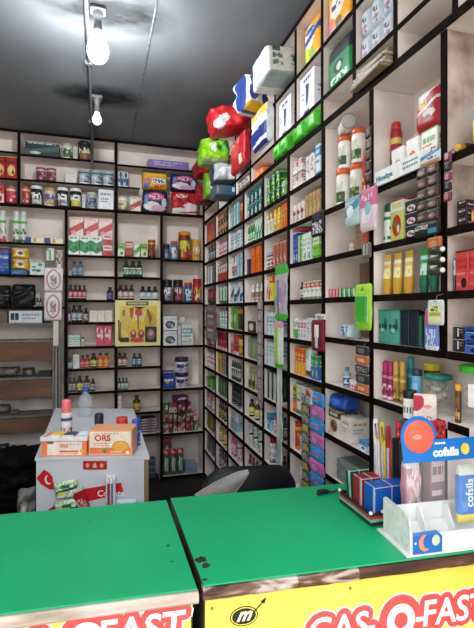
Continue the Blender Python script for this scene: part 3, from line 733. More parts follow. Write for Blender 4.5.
shelf('B', BZ[5], 'shelf just below the yellow poster')
it('bottle', 'dark bottle with salmon label', 115.3, 127.5, 14, 2, ['3a2020', '1a1515', 'cf9484', 'efd9d0'])
it('bottle', 'dark bottle with blue and white label', 132, 142.5, 13, 2, ['2c2a2c', '191a1c', 'c0d2de', '4f7ea0'])
shelf('B', BZ[6], 'second shelf below the yellow poster')
it('bottle', 'small bottle with grey label', 115.5, 128.5, 12, 3, ['3c4a4c', '1e2324', 'a9bcc0', 'dfe6e6'])
shelf('B', BZ[7], 'third shelf below the yellow poster')
it('carton', 'tall slim white box', 114.8, 121.3, 17, 1, ['e8e6e2', 'b9bcbc', '9aa'], style='plain')
it('bottle', 'amber bottle with yellow label', 133, 141, 16, 1, ['4a3214', '2c2012', 'a8842e', 'd9c070'])
shelf('B', BZ[8], 'shelf beside display counter')
it('carton', 'flat dark box with white spine', 141, 156, 3.4, 1, ['2a2428', 'c4c0c4', '7c3a44', 'ddd'], levels=6, style='half')
shelf('B', -1.47, 'base behind the white display counter')
it('carton', 'small grey-blue box', 147, 156, 6, 1, ['4c5a68', 'a9b6c0', '2f3a44'], levels=3, style='plain')
# -- corner column (C)
shelf('B', .447, 'top shelf of corner column')
it('jar', 'dark navy jar', 163.5, 170.5, 15.5, 1, ['22283a', '5c6880', '8a94a8', '39435a', '1d2230'])
it('jar', 'blue and white jar with orange lid', 171, 178.5, 19, 1, ['4a6ea8', 'f0efe8', '8fb0d8', 'e8d9c0', 'c8562c'])
it('jar', 'large maroon jar with yellow label', 179, 192, 29, 1, ['7a2a1c', 'd9cf3e', 'c83a2a', 'b8c848', 'e0962c'], lidh=.13)
it('jar', 'golden jar with orange lid', 192.5, 201.5, 21, 1, ['d8a04a', 'efe0c4', 'b8762c', 'f0d890', 'e0a838'])
shelf('B', .070, 'second shelf of corner column')
it('jar', 'black waisted jar with white label', 162.3, 173, 22.5, 1, ['1a2234', 'f0f0f2', 'b8a0b4', '4a5a80', '1c2028'], waist=.16)
it('jar', 'maroon waisted jar', 173.6, 184, 22.5, 1, ['3c1a1e', 'e6d4d4', 'c04a5a', '6a2a34', '241618'], waist=.16)
it('jar', 'slim blue and white jar with orange lid', 185, 193, 20, 1, ['3a5a98', 'eef0f2', 'c8d4e4', '223a6a', 'd0572a'])
it('jar', 'red jar with gold print', 193.6, 203, 23.5, 1, ['b81e28', 'd8b050', 'e0d0b0', '7c141c', 'a81a22'])
shelf('B', -.315, 'third shelf of corner column')
it('carton', 'white carton with grey device picture', 161, 177.6, 15, 1, ['e6e7e6', 'c9ced0', '4f565c', '8a9298'], levels=2, style='pic', d=.13)
it('carton', 'narrow white carton', 178, 181, 13, 1, ['dcdcd8', 'a9b0b0', '7c8686'], style='plain')
it('carton', 'white and teal carton', 181.5, 193.5, 21, 1, ['e4e8e4', '7aa8a8', 'c9d69a', '3f7080'], style='std', d=.13)
it('carton', 'small white box on top of narrow carton', 177.9, 180.9, 6, 1, ['e2e0da', '888', '999'], lift=13.2, style='plain')
it('carton', 'thin white box behind teal carton', 182, 188, 28, 1, ['e2e4e2', '9aa', '788'], back=.135, d=.03, style='plain')
shelf('B', -.697, 'fourth shelf of corner column')
it('carton', 'royal blue carton with yellow edge', 160.8, 175, 16.5, 1, ['2c3f96', '3f5ab0', 'd9d040', 'f0f0f0'], style='dots', d=.13)
it('jar', 'white and purple tub', 175.8, 190, 15, 1, ['e4e2ea', '4a3a6c', 'c4b9d4', '8c7aa8', '33284a'], levels=2, lidh=.28)
shelf('B', -1.092, 'fifth shelf of corner column')
PAL = [('crimson', ['b03a4c', 'd8c0b8', '5a2430', 'f0e6da']), ('cream', ['d4c6b4', 'a83244', '3f5a3c', 'f0e8da']), ('plum', ['7c2c4a', 'd9c9d0', 'b04a60', 'f4e6ea']), ('green', ['4c7a50', 'd8d4c4', 'a83244', 'eee']), ('pale pink', ['d8a8b0', 'b03a4c', 'e8d8d4', 'fff']), ('brown', ['6a3a30', 'c8a890', '3a2420', 'e8d8c8'])]
rr = random.Random(12)
for lv, (xa, xb, n_) in enumerate(((159.5, 198.5, 9), (160, 198, 9), (163, 191, 6))):
    for k in range(n_):
        nm_, cs = PAL[rr.randrange(6)]; st = (xb - xa) / n_
        it('carton', nm_ + ' toothpaste box', xa + 1.2 + k * st * .96, xa + 1.2 + (k + 1) * st * .96, rr.uniform(8.6, 9.6), 1, cs, lift=lv * 9.9, style=rr.choice(['dots', 'half', 'diag', 'std', 'band']), d=.085, fill=.8, jitter=.13, inset=.016 + .02 * rr.random())
it('carton', 'tilted purple toothpaste box', 173, 189, 6, 1, ['6a3458', 'd8b8cc', '3f1c34', 'fff'], lift=29.9, style='dots', d=.1, fill=.8, rot=.3)
shelf('B', -1.47, 'base of the corner column')
it('pack', 'green toothbrush pouch with red header', 158.5, 184, 26, 3, fn=art('3f6a4a', ('b', .8, 1, 'b4343c'), ('e', .4, .45, .14, .3, 'd9e0d4'), ('e', .7, .4, .1, .3, 'c9d2c4'), ('t', .2, .84, .8, .94, 'f0e0dc', 14)), d=.04)
it('pack', 'taller pouch with red header', 160, 173, 36, 1, fn=art('45604a', ('b', .8, 1, 'a8303a'), ('e', .5, .5, .2, .3, 'ccd4c6')), d=.04, back=.06)
it('carton', 'pale blue carton on the base', 185.5, 198, 9.5, 1, ['8fa6c0', 'b0c2d4', '7c94ae'], style='plain', d=.13)
# -- left cabinet
shelf('B', .545, 'top shelf of left cabinet')
it('spray', 'tall white and red spray can', -2, 5.5, 32, 1, ['dfe6e0', '6ab04a', 'b83a44', 'c94a50', 'e0e4e4'], caph=.18)
it('spray', 'tall white can with green band', 12, 26.5, 32, 2, ['dde6e0', '62b83e', '4a6a50', 'a0785a', 'd8dede'], caph=.18)
it('carton', 'long blue and cream toothpaste box', 25, 63.5, 6, 2, ['f0e6c4', '2c4a94', 'd9b04a', 'e8eef6'], style='vert')
shelf('B', .285, 'second shelf of left cabinet')
it('pack', 'blue detergent pack with white text', -6, 9.5, 30, 1, fn=art('2450a0', ('t', .1, .58, .9, .68, 'c8d4ee', 16), ('b', .76, .86, 'c23040'), ('t', .1, .1, .9, .4, '5a84c8', 20), ('b', .93, 1, 'e0c83a')), d=.1)
it('carton', 'flat blue carton', 10.5, 27, 5, 1, ['2f6a98', '4f88b4', '9cc'], style='plain', d=.15)
it('pack', 'yellow pouch with white label', 11.5, 29, 14, 1, lift=5.3, levels=2, fn=art('e6b62c', ('e', .5, .5, .3, .3, 'f2ecdc'), ('e', .5, .5, .16, .16, '8c5a30'), ('b', .86, 1, 'e8dcc8'), ('b', 0, .1, 'c8962c')), d=.09, crumple=.35)
it('carton', 'white and teal carton', 29.5, 45, 13, 1, ['dfe6e2', '3f9a8c', '8fc4b8', '2c6a60'], style='dots', d=.1)
it('pack', 'pale green flowery packet', 45.5, 54.5, 15, 1, lift=13.5, fn=art('dfe8dc', ('r', .4, .15, .6, .85, '2c4a34'), ('r', .46, .2, .54, .8, 'c0d8c0'), ('b', 0, .1, '7aa87c'), ('e', .2, .85, .15, .1, '6a9a6c')), d=.05)
it('pack', 'speckled brown and white packet', 55, 63, 26, 1, lift=0, fn=art('d9cfc6', ('t', .05, .05, .95, .95, '6a4a44', 9), ('e', .5, .35, .3, .1, 'efe8e0')), d=.06)
shelf('B', .025, 'third shelf of left cabinet')
it('pack', 'black zipped pouch', -3, 10, 22, 1, fn=art('17181a', ('b', .5, .54, '55585c'), ('e', .5, .3, .3, .1, '26282c')), d=.12, crumple=.3)
it('pack', 'large black bag with folded flap', 11, 34.5, 23, 1, fn=art('151618', ('b', .48, .52, '4a4d50'), ('e', .4, .75, .3, .12, '22252a'), ('e', .6, .25, .3, .1, '2c2f34')), d=.13, crumple=.35)
it('bottle', 'small dark bottle', 35.5, 42, 9, 2, ['3a3a40', '222', '777a80', 'aaa'])
shelf('B', -.105, 'fourth shelf of left cabinet')
it('carton', 'white signboard carton with black squares', 8, 43, 12.5, 1, ['d8dce0', 'c4ccd4', '8aa4bc'], style='sign', d=.1)
it('carton', 'brown carton beside signboard carton', -6, 7.5, 12, 1, ['6f5344', '7d5f4e', '644a3c'], style='plain')
# ================================================================== RIGHT WALL, lower grid
BAYX = {1: (205.5, 215), 2: (216.8, 227.3), 3: (229.5, 243), 4: (246, 263), 5: (266, 288), 6: (291.5, 320)}
BN = {1: 'bay in the back corner', 2: 'second bay from corner', 3: 'third bay from corner', 4: 'fourth bay from corner', 5: 'fifth bay from corner', 6: 'sixth bay from corner', 7: 'seventh bay from corner', 8: 'eighth bay from corner', 9: 'nearest bay'}
RN = ['top shelf', 'second shelf', 'third shelf', 'fourth shelf', 'fifth shelf', 'sixth shelf', 'seventh shelf', 'eighth shelf', 'ninth shelf', 'tenth shelf', 'eleventh shelf']
def cell(b, r): shelf('R', (RZ if b <= 6 else RZN)[r], f'{RN[r]}, {BN[b]}')
# bay 1
cell(1, 0); it('carton', 'magenta and orange carton', 206.5, 215, 16, 3, ['c03a5a', 'e0803c', 'd85a4a', 'f0d0c0'], style='half')
cell(1, 1); it('bottle', 'slim dark bottle with white label', 206.5, 215, 14, 3, ['2a2c30', '16181a', 'c9cdd0', '777'])
cell(1, 2); it('carton', 'pale teal carton', 206.5, 211.5, 16, 2, ['b4c8c4', 'e6ecea', '4f7a74'], style='vert'); it('carton', 'dark grey carton', 212, 215, 15, 1, ['3a4044', '8a9094', 'c4c8ca'], style='vert')
cell(1, 3); it('pack', 'dark red pouch', 207, 213, 14, 2, fn=art('7a2434', ('e', .5, .6, .3, .2, 'c99a9c'), ('b', 0, .2, '333')), d=.06)
cell(1, 4); it('carton', 'grey and mauve carton', 206.5, 215, 14, 3, ['77706e', '9a7a80', 'c4b8b8'], style='half')
cell(1, 5); it('carton', 'yellow and red carton', 206, 210, 11, 2, ['d0b03a', 'b83a34', 'efe6d0'], style='half'); it('carton', 'blue and white carton', 210.5, 215, 14, 2, ['c8d4dc', '4a80a8', 'b8404a'], style='band')
cell(1, 6); it('bottle', 'white and red bottle', 205.5, 215, 16, 4, ['d8d0cc', '3f5a44', 'c04a50', 'eee'])
cell(1, 7); it('carton', 'bright green carton', 203.8, 214, 9, 2, ['3f9a34', '7cc850', '1f5a20', 'dff0d0'], style='dots')
cell(1, 8); it('carton', 'orange and white carton', 204.5, 213.5, 14, 2, ['d8cfc8', 'd0683c', '8a94a8', 'fff'], style='band')
cell(1, 9); it('pack', 'olive gold pouch', 203.8, 213.5, 16, 2, fn=art('6f6a34', ('e', .5, .5, .3, .3, 'a89a4a'), ('b', .9, 1, '4a4a28')), d=.06)
cell(1, 10); it('pack', 'grey plastic pouch', 204, 213, 14, 2, fn=art('6a6668', ('e', .5, .5, .3, .3, '8f8a8c')), d=.06)
# bay 2
cell(2, 0); it('carton', 'orange and black carton', 217.5, 227, 10, 4, ['c87a30', '3a2c24', 'efe0cc', 'f4d8a0'], style='half', levels=2)
cell(2, 1); it('bottle', 'white bottle with red label', 217, 227, 14, 4, ['d9d4d0', 'c04a48', 'b83a40', 'f0e0dc'])
cell(2, 2); it('carton', 'red and cream carton', 217, 227, 15, 4, ['d8c8bc', 'b83a34', '8f6a3c', 'fff'], style='half')
cell(2, 3); it('pack', 'green and white pouch', 218, 227, 17, 3, fn=art('cfdcd0', ('e', .5, .5, .3, .35, '4a9a60'), ('b', 0, .15, '2f6a44')), d=.06)
cell(2, 4); it('bottle', 'white bottle with teal label', 218.5, 226.5, 19, 3, ['cfd6d4', '3c5a58', '6aa09a', 'e8eeec'])
cell(2, 5); it('carton', 'dark red carton', 217.5, 226.5, 17, 3, ['a82434', '7c1622', 'e0b0b0', 'f0d8d4'], style='band')
cell(2, 6); it('carton', 'amber yellow carton', 217, 221.5, 19, 1, ['c8902c', 'e8c06a', '7c5a1c'], style='pic'); it('carton', 'white carton with black edge', 222, 226, 18, 2, ['d9d4ce', '3a3838', 'a9a4a0'], style='vert')
cell(2, 7); it('pack', 'dark green pouch', 215.8, 225.5, 20, 3, fn=art('3c5a34', ('e', .5, .5, .28, .3, '7fae5a'), ('b', .9, 1, '23331f')), d=.06)
cell(2, 8); it('bottle', 'dark amber bottle', 215, 225, 16, 3, ['3a2c18', '1f1a14', '6a5a30', 'a89a60'])
cell(2, 9); it('bottle', 'gold bottle', 216.5, 225, 20, 2, ['a8823c', '5a4424', 'c8a860', 'e6d0a0'])
cell(2, 10); it('bottle', 'mauve grey bottle', 215, 225, 15, 3, ['6f5f6a', '3a3438', '9a8a94', 'c4bac0'])
# bay 3
cell(3, 0); it('carton', 'tall white and teal carton', 230, 239, 21, 3, ['dde6e4', '6aa8a8', '9cc8c4', '3a7070'], style='vert'); it('carton', 'red-brown carton', 239.5, 243, 19, 1, ['a8503c', 'd9a080', '6a2c20'], style='band')
cell(3, 1); it('carton', 'large white and blue carton', 230.5, 242, 20, 2, ['d8e0e4', '7fa6c0', 'b4ccd8', '466a84'], style='std')
cell(3, 2); it('bottle', 'white bottle with crimson label', 229.8, 236, 19, 2, ['dcdedd', 'e4e4e2', 'b8404a', '999']); it('carton', 'pale blue carton', 236.5, 243, 22, 2, ['c8d8dc', '8fb4bc', 'e6eeee', '4f7f8a'], style='vert')
cell(3, 3); it('carton', 'white carton with navy corner', 230, 242, 20, 2, ['dfe4e6', '34507c', 'b8ccd8', '7a90a4'], style='diag')
cell(3, 4); it('pack', 'green pouch with white label', 230, 236.5, 26, 2, fn=art('5c9a34', ('e', .5, .5, .28, .2, 'dfe8d0'), ('b', .88, 1, '9ac85a')), d=.06); it('pack', 'black and orange pouch', 237, 242, 24, 1, fn=art('23221f', ('b', .75, 1, 'c07838'), ('e', .5, .4, .3, .2, '4a4640')), d=.06)
cell(3, 5); it('carton', 'pink and white carton', 228.5, 233, 18, 2, ['e0c0cc', 'c04a70', 'f0e0e6'], style='half'); it('carton', 'crimson carton', 233.4, 238, 19, 2, ['b02438', 'd85a64', 'f0d0d0'], style='band'); it('carton', 'mustard carton', 238.4, 241, 15, 1, ['c89a34', 'e8d08a', '7c5a1c'], style='band')
cell(3, 6); it('bottle', 'black and white bottle', 226.5, 239, 24, 4, ['2c2d30', 'd9d9d6', 'c8cccc', '555'])
cell(3, 7); it('spray', 'black spray can', 228, 239.5, 24, 3, ['1d1e20', '55585a', '8a8d90', '333638', '141516']); 
cell(3, 8); it('carton', 'white carton with pale blue lid panel', 228, 240, 20, 1, ['dbe2e4', '8fb0bc', 'b4c8d0', '6a8a98'], style='half', d=.12)
cell(3, 9); it('bottle', 'pink bottle', 227, 234, 21, 2, ['c8628a', 'a83c68', 'e0a0bc', 'f4dce6']); it('tin', 'pink and white tub', 234.5, 240, 15, 1, ['e6d4dc', 'c86a90', 'd9a8bc', 'b0507c', 'efe2e8'])
cell(3, 10); it('bottle', 'dusky pink bottle', 227, 240, 15, 4, ['8f5a70', '5c3a48', 'b890a0', 'd8c4cc'])
# bay 4
cell(4, 0); it('carton', 'dark teal herbal carton', 247, 262.5, 12.5, 4, ['1c4a4c', '2f7a74', 'c9dcd4', '8fc8b0'], style='pic', levels=2)
cell(4, 1); it('bottle', 'green bottle with white cap', 246.5, 254, 22, 3, ['1f7a3c', 'e4e8e4', '2f9a50', 'd8ecd8']); it('carton', 'green and white carton', 254.5, 262.5, 24, 3, ['d8e8dc', '1f8a48', '3fae68', '0c5a30'], style='diag')
cell(4, 2); it('carton', 'navy carton', 246, 250, 14, 1, ['1c2450', '2f3f80', '8090c0'], style='plain'); it('carton', 'tall orange carton', 250.5, 261, 26, 2, ['e06a20', 'f08a3c', 'c8561a', 'f4b070'], style='plain')
cell(4, 3); it('bottle', 'white bottle with red-brown label', 249, 262.5, 16, 3, ['dcdad4', 'efede8', 'a85a4a', '8f8a80'])
cell(4, 5); it('pack', 'green and grey net pouch', 247, 262, 20, 3, fn=art('7c8a6c', ('e', .5, .45, .3, .3, 'a8b094'), ('b', .85, 1, '9a958f')), d=.06)
cell(4, 6); it('tube', 'yellow-green tube', 246, 253, 19, 2, ['a8b04a', 'd8dca0', '6f7a2c', '3f4a1c', '7c8434']); it('pack', 'grey plastic packet', 254, 262, 20, 2, fn=art('8a8886', ('e', .5, .5, .3, .3, 'b4b2ae')), d=.05)
cell(4, 7); it('bottle', 'yellow and black medicine bottle', 245.5, 251.5, 15, 1, ['28251c', '17150f', 'd0c048', 'efe6a0']); it('bottle', 'yellow-labelled bottle with white cap', 252, 257.5, 17, 1, ['2c2920', 'e6e4de', 'd8c84a', 'f0ecb0']); it('bottle', 'cream bottle', 258, 261.5, 14, 1, ['cfc6a8', '8a7a54', 'e4dcc4', 'aaa'])
cell(4, 8); it('jar', 'white jar with black lid', 246.5, 261, 13.5, 3, ['d8dcda', '8fa4a4', 'b4c4c2', '5c7474', '24282a'], levels=2)
cell(4, 9); it('bottle', 'dark pink bottle', 246, 261, 17, 4, ['8a3c58', '3f2430', 'b8809a', 'ddd'])
# bay 5
cell(5, 0); it('carton', 'dark green herbal carton', 266.5, 281, 14, 3, ['14603a', '2f9a48', 'd8e8d4', 'c8e04a'], style='dots', levels=2); it('carton', 'pale green carton', 281.5, 287, 17, 1, ['7fae74', 'c4dcb4', '3f7a3c', 'e8f0dc'], style='pic'); it('carton', 'lime herbal carton', 271, 280, 9, 2, ['4fae2c', '8fd050', '1f6a20', 'e8f4d0'], style='dots', lift=28.6)
cell(5, 1); it('carton', 'white carton with orange blossom', 266, 273, 22, 2, ['e9e8e0', 'd8883c', '8fae5a', 'c8c8b8'], style='pic'); it('carton', 'golden yellow carton', 273.5, 281, 24, 2, ['e0b43a', 'f0d88a', 'c88a2c', 'fff'], style='std'); it('carton', 'tall red carton', 281.5, 287.5, 30, 2, ['d83424', 'e8b03a', 'b81c18', 'fff'], style='vert')
cell(5, 2); it('carton', 'red white and blue striped carton', 265, 272, 17, 2, ['e4e0e0', 'c03a48', '3a4a98', 'fff'], style='stripe'); it('carton', 'brown-red patterned carton', 272.5, 287, 25, 4, ['b86a58', '8f3a34', 'd8b89c', 'e9dccc'], style='dots')
cell(5, 3); it('carton', 'white and red carton', 264.5, 269, 25, 1, ['efe6e2', 'c8404c', 'b03038', '999'], style='diag'); it('carton', 'bright yellow carton', 269.5, 279, 26, 2, ['ece02c', 'd83a24', 'f4ec7a', '8f8a1c'], style='pic')
cell(5, 5); it('carton', 'blue and white tall carton', 264.5, 276, 24, 3, ['dce6ea', '8fb8c8', 'c0d8e0', '4a7c94'], style='std', lift=31.2 * 0)
cell(5, 4); it('carton', 'pale blue and white carton', 264.5, 277, 23, 3, ['e2eaec', '6a9ab8', 'b8d0dc', '3f6a88'], style='std')
cell(5, 6); it('carton', 'black and white carton', 264, 279, 28, 3, ['1e2422', 'd9dcd8', '3f5a4c', '888'], style='vert')
cell(5, 7); it('carton', 'sky blue carton', 263.5, 271, 14, 1, ['3f8ab0', '8fc4d8', '2c5a88', 'fff'], style='half'); it('bottle', 'pink and white bottle', 271.5, 275, 17, 1, ['e0a0b8', 'c04a70', 'f0dce4', '999']); it('bottle', 'black bottle with white label', 276, 285, 22, 2, ['1a1a1c', '101012', 'e4e4e2', '666'])
cell(5, 8); it('spray', 'white can with red cap', 264, 272.5, 27, 1, ['dfe0e2', 'b4bcc8', '55585c', '4a5a80', 'b8242c']); it('spray', 'white can with navy cap', 273, 279, 22, 1, ['d9dce2', '4a5a94', '8a94b8', '33408a', '232a5c']); it('bottle', 'small black bottle', 280, 284.5, 18, 1, ['202226', '141416', '55585c', '888'])
# bay 6
cell(6, 0); it('carton', 'small white carton with red text', 292.5, 302.5, 14.5, 2, ['e8e2de', 'b8747a', '8a7a7c', 'c4a8a8'], style='band', levels=2, fill=.8); it('carton', 'white floral carton', 305.5, 314, 27, 2, ['e9e6e2', 'c04a50', '9ab8b8', '6a8a94'], style='dots', fill=.8); it('carton', 'sky blue topped white carton', 315, 320, 33, 1, ['dfe4e6', '3c8ac0', '2f7ab4', '9ab'], style='band', fill=.9)
cell(6, 1); it('carton', 'white and maroon carton', 291.5, 304.5, 20, 3, ['e2d6d0', '9a3a3c', 'c89a90', '5a2020'], style='dots', fill=.8); it('carton', 'tan and gold carton', 305, 320, 24, 4, ['b89468', '8a5a38', 'd8c090', '6a4024'], style='dots', fill=.75)
cell(6, 2); it('carton', 'deep blue carton', 288.8, 297.5, 31, 2, ['1c3f94', '3a64b8', 'c8d4e8', '8fb0e0'], style='std', fill=.9); it('carton', 'green carton with white base', 298, 302, 28, 1, ['6aae3c', 'e4ecd8', '3f7a24', 'fff'], style='vert', fill=.9); it('carton', 'white carton with pale green edge', 302.5, 311, 29, 2, ['e4eae4', 'b4ccb8', '5a7a64', '8fa89a'], style='std', fill=.8); it('carton', 'lime green carton', 312.5, 319.5, 24, 1, ['7fc048', 'e6f0d8', '4a8a28', 'fff'], style='band', fill=.85)
it('carton', 'flat red carton on the blue cartons', 288.9, 301, 3, 1, ['c83240', 'e07a80', 'a01c2c'], lift=31.5, style='plain', fill=.9)
cell(6, 3); it('bottle', 'black bottle with white square label', 297.5, 302.5, 18, 1, ['1d1d1f', '121214', 'e8e8e4', 'aaa']); it('carton', 'white carton with red top', 302.5, 319.5, 19, 4, ['e6e6de', 'c86a58', '7c8a6c', 'b4b8a8'], style='band', fill=.72)
cell(6, 4); it('pack', 'white and green packet', 287.5, 297, 21, 2, fn=art('dfe4de', ('b', 0, .45, '5aa83c'), ('t', .1, .55, .9, .85, '8a9aa0', 12)), d=.06); it('carton', 'white and red medicine carton', 297.5, 306, 21, 3, ['e4e2e2', 'c04a58', '9aa4b0', '777'], style='std', fill=.8); it('carton', 'grey-white carton', 306.5, 318, 23, 3, ['d9dcdf', '9ca8b4', '6f7c8c', 'b0b8c0'], style='plain', fill=.8)
cell(6, 5); it('carton', 'yellow and green carton', 287.5, 294, 19, 2, ['d8c83c', '7c9a34', 'efe8a0', 'fff'], style='std', fill=.85); it('carton', 'red and orange carton', 294.5, 304, 27, 3, ['e0482c', 'f0a03c', 'd8d04a', 'fff'], style='half', fill=.85); it('pack', 'white and mint pouch', 304.5, 310, 30, 1, fn=art('dfeae4', ('e', .5, .75, .35, .15, '8fd0b8'), ('b', 0, .2, '3a4a44')), d=.05); it('carton', 'teal and yellow carton', 310.5, 318, 24, 2, ['1f8a84', '3f6ac0', 'c8d03c', 'fff'], style='half', fill=.85)
cell(6, 6); it('carton', 'green and red carton', 287.5, 295.5, 26, 2, ['2f7a3c', 'd85a2c', 'e8d048', 'fff'], style='half', fill=.85); it('carton', 'yellow and white carton', 296, 306.5, 31, 2, ['e4e0d0', 'e0c42c', '2f7a54', 'fff'], style='band', fill=.85)
cell(6, 7); it('tin', 'red and yellow tin', 288.5, 298, 27, 1, ['c23a38', 'e0b03a', 'd8703c', 'a82830', 'b82430']); it('pack', 'white and blue packet', 299, 306.5, 19, 2, fn=art('d8e0e4', ('t', .1, .2, .9, .8, '6a90b0', 12), ('b', .86, 1, 'eef')), d=.05)
# bay 7
cell(7, 0)
JC = ['efe9e2', 'cfd0be', '3c5230', '7fa64c', 'd8622c']
it('jar', 'white jar with herb print and orange lid', 329.5, 344, 37, 1, JC, inset=.006); it('jar', 'white jar with herb print and orange lid', 343, 358, 38, 1, JC, inset=.02)
it('jar', 'herb-print jar standing on another jar', 332, 345.5, 32, 1, JC, lift=37.4, inset=.01); it('jar', 'herb-print jar standing on another jar', 344.5, 360, 34, 1, JC, lift=38.4, inset=.02)
it('spray', 'red insect spray with yellow band', 357, 368.5, 45, 1, ['b81c28', '8a1018', 'e0b83a', 'e8d8a0', 'c02a3c'], inset=.004, caph=.14)
cell(7, 1)
it('carton', 'plain brown cardboard box', 341, 351.5, 41, 1, ['8f7560', '9c8069', '7d6350'], style='plain', d=.06, back=.06, fill=.95); it('carton', 'second plain brown box', 353, 361, 35, 1, ['876d58', '967b64', '7a604c'], style='plain', d=.06, back=.06, fill=.95)
it('carton', 'slim orange-red box', 362, 367.5, 28, 1, ['c85a3c', 'e0906a', 'a03c24'], style='band', fill=.9); it('bottle', 'small cream dropper bottle', 346, 352, 12, 1, ['d8d2c0', 'c89a5a', 'efe8d8', '999'])
cell(7, 2)
it('carton', 'small pink and red carton', 325.5, 338, 9, 3, ['d87a88', 'c03048', 'f0d4d8', 'fff'], style='vert', fill=.9); it('carton', 'small green striped carton', 339, 358, 9, 4, ['3f9a44', 'dfe8d8', '1f5a2c', 'fff'], style='vert', fill=.9)
cell(7, 3); it('pack', 'crumpled pale blue foil packet', 338.5, 352, 14, 1, fn=art('b8ccd8', ('t', .1, .1, .9, .9, '4a6a88', 10), ('e', .6, .6, .2, .2, 'e8eef2')), d=.06, crumple=.5)
cell(7, 4); it('bottle', 'small blue and white bottle', 339, 347.5, 20, 1, ['8aa0b0', '5c6c78', 'd0dce2', '3f5a80']); it('carton', 'small pink and white packet', 349, 357, 10, 3, ['efdce0', 'd86a88', 'f6eef0', 'aaa'], style='half', fill=.9)
cell(7, 5); it('carton', 'white carton with brown window', 327, 339, 24, 1, ['e2dcd2', '2c3038', 'b07a54', '444'], style='pic', fill=.95); it('carton', 'cream carton with small print', 340, 350.5, 23, 1, ['e0d8cc', 'b89474', '8a94a0', '777'], style='plain', fill=.95)
it('pack', 'royal blue packet on top of cartons', 327.5, 346, 16, 1, lift=24.6, fn=art('1c4aa8', ('e', .5, .6, .3, .2, '3a6ac8'), ('b', 0, .25, '1a2a50')), d=.09, crumple=.25)
it('carton', 'small sky blue carton', 358, 366, 9, 1, ['5a9ac8', 'd0e0ec', '2f6a98', 'fff'], style='half', fill=.95)
cell(7, 6); it('carton', 'clear greyish plastic box', 336, 362, 11, 1, ['7a8680', '98a49c', '687470'], style='plain', levels=2, fill=.9)
# bay 8
cell(8, 0)
it('spray', 'tall red insect spray can', 381, 394.5, 66, 1, ['a8242c', 'd8c06a', '7c1218', 'e6d4a0', 'c83040'], inset=.05, caph=.1)
HW = ['f0efe8', 'dfe4d8', 'd9a488', '7a8a8c']
it('carton', 'white herbal carton with pink flower', 391, 404.5, 33, 1, ['efeee8', 'efeee8', 'd0a0a8', '6a7c80'], style='pic', fill=.9, d=.05); it('carton', 'white herbal carton with orange fruit', 406, 419, 37, 1, ['f0efe8', 'f0efe8', 'd86a30', '6a7c80'], style='pic', fill=.9, d=.05)
it('carton', 'white carton with orange and green band', 420.5, 438, 38, 1, ['f0efe6', 'e8e6da', '6ab03a', 'd8883c'], style='half', fill=.92, d=.06)
it('pack', 'red snack pack with white corner', 414, 438.5, 42, 1, lift=38.6, nv=26, fn=art('a8202a', ('d', .62, 1.3, .35, 'e8e4e8'), ('t', .12, .5, .5, .8, 'e8c04a', 9), ('e', .6, .38, .25, .1, 'd8ccc0'), ('e', .55, .3, .12, .06, '4a2c20'), ('d', .36, .44, .3, 'e0d8d0')), d=.06, fill=.95, crumple=.1)
cell(8, 1)
it('spray', 'white bottle with dark green cap', 378, 390.5, 41, 1, ['e6e8e2', '2f8a50', 'e9ebe6', '1f6a3c', '1f4a34'], caph=.2, name='bottle', cat='bottle'); it('carton', 'yellow-green carton with tomato picture', 390, 403, 42, 1, ['d8dc7a', 'efeee2', 'c83a24', '4f8a2c'], style='pic', fill=.94, d=.06)
it('carton', 'black soap carton with white portrait', 404.5, 417.5, 12.6, 1, ['151416', '231f22', 'd8ccd0', 'c04a58'], style='pic', levels=3, fill=.94, d=.06)
it('carton', 'pale green carton behind hanging sachets', 419, 436, 30, 1, ['c8d0b4', '9cb088', 'e4e6d4'], style='band', fill=.9, d=.07)
cell(8, 2)
GT = ['d8b448', 'e8dca8', 'e6e2d0', 'c89a2c', 'c8983a']
it('tube', 'gold face wash tube', 378, 410, 42, 3, GT)
it('tube', 'green face wash tube', 415, 435, 46, 2, ['2f9a44', 'c8e4d8', 'b4dcd4', '1c6a54', '1c5a50'])
cell(8, 3)
it('carton', 'teal patterned carton', 377.5, 399, 34, 2, ['4f9a8c', '8fc8b8', '2c6a60', '1c3a38'], style='dots', fill=.93); it('carton', 'navy black shampoo carton', 399.5, 418, 35, 2, ['14202c', '2c4a58', '0d141c', 'd0dce0'], style='dark', fill=.93)
it('carton', 'dark green black carton', 418.5, 428, 33, 1, ['16342c', '2f6a50', '0f1c1a', 'b0d0c0'], style='vert', fill=.9); it('carton', 'black carton at end', 429, 436.5, 32, 1, ['17191c', '2c3036', '4a5058'], style='plain', fill=.9)
cell(8, 4)
it('spray', 'magenta body spray can', 374.8, 390, 38, 2, ['8a1c50', 'd86a98', 'e8c8d4', 'c03a78', 'b02a68'], inset=.02); it('spray', 'slim gold perfume bottle', 390, 403, 42, 2, ['a8813c', 'd8b870', '6a4a20', 'e6d098', 'c8a050'], inset=.02, caph=.3)
it('spray', 'teal body spray can', 403, 411, 46, 1, ['1f7a84', '4fb0b4', '14505c', 'a0d8d8', '2c9a9a'], inset=.06); it('jar', 'light blue jar with navy lid', 407, 417.5, 40, 1, ['6aa8d0', '9ccbe6', '4a88b8', 'c4e0f0', '2a3442'], inset=.01); it('tin', 'tall yellow printed tin', 417.5, 433, 42, 1, ['ecd828', '2c2c20', 'f0e460', 'b8a01c', 'f0e04a'], inset=.085)
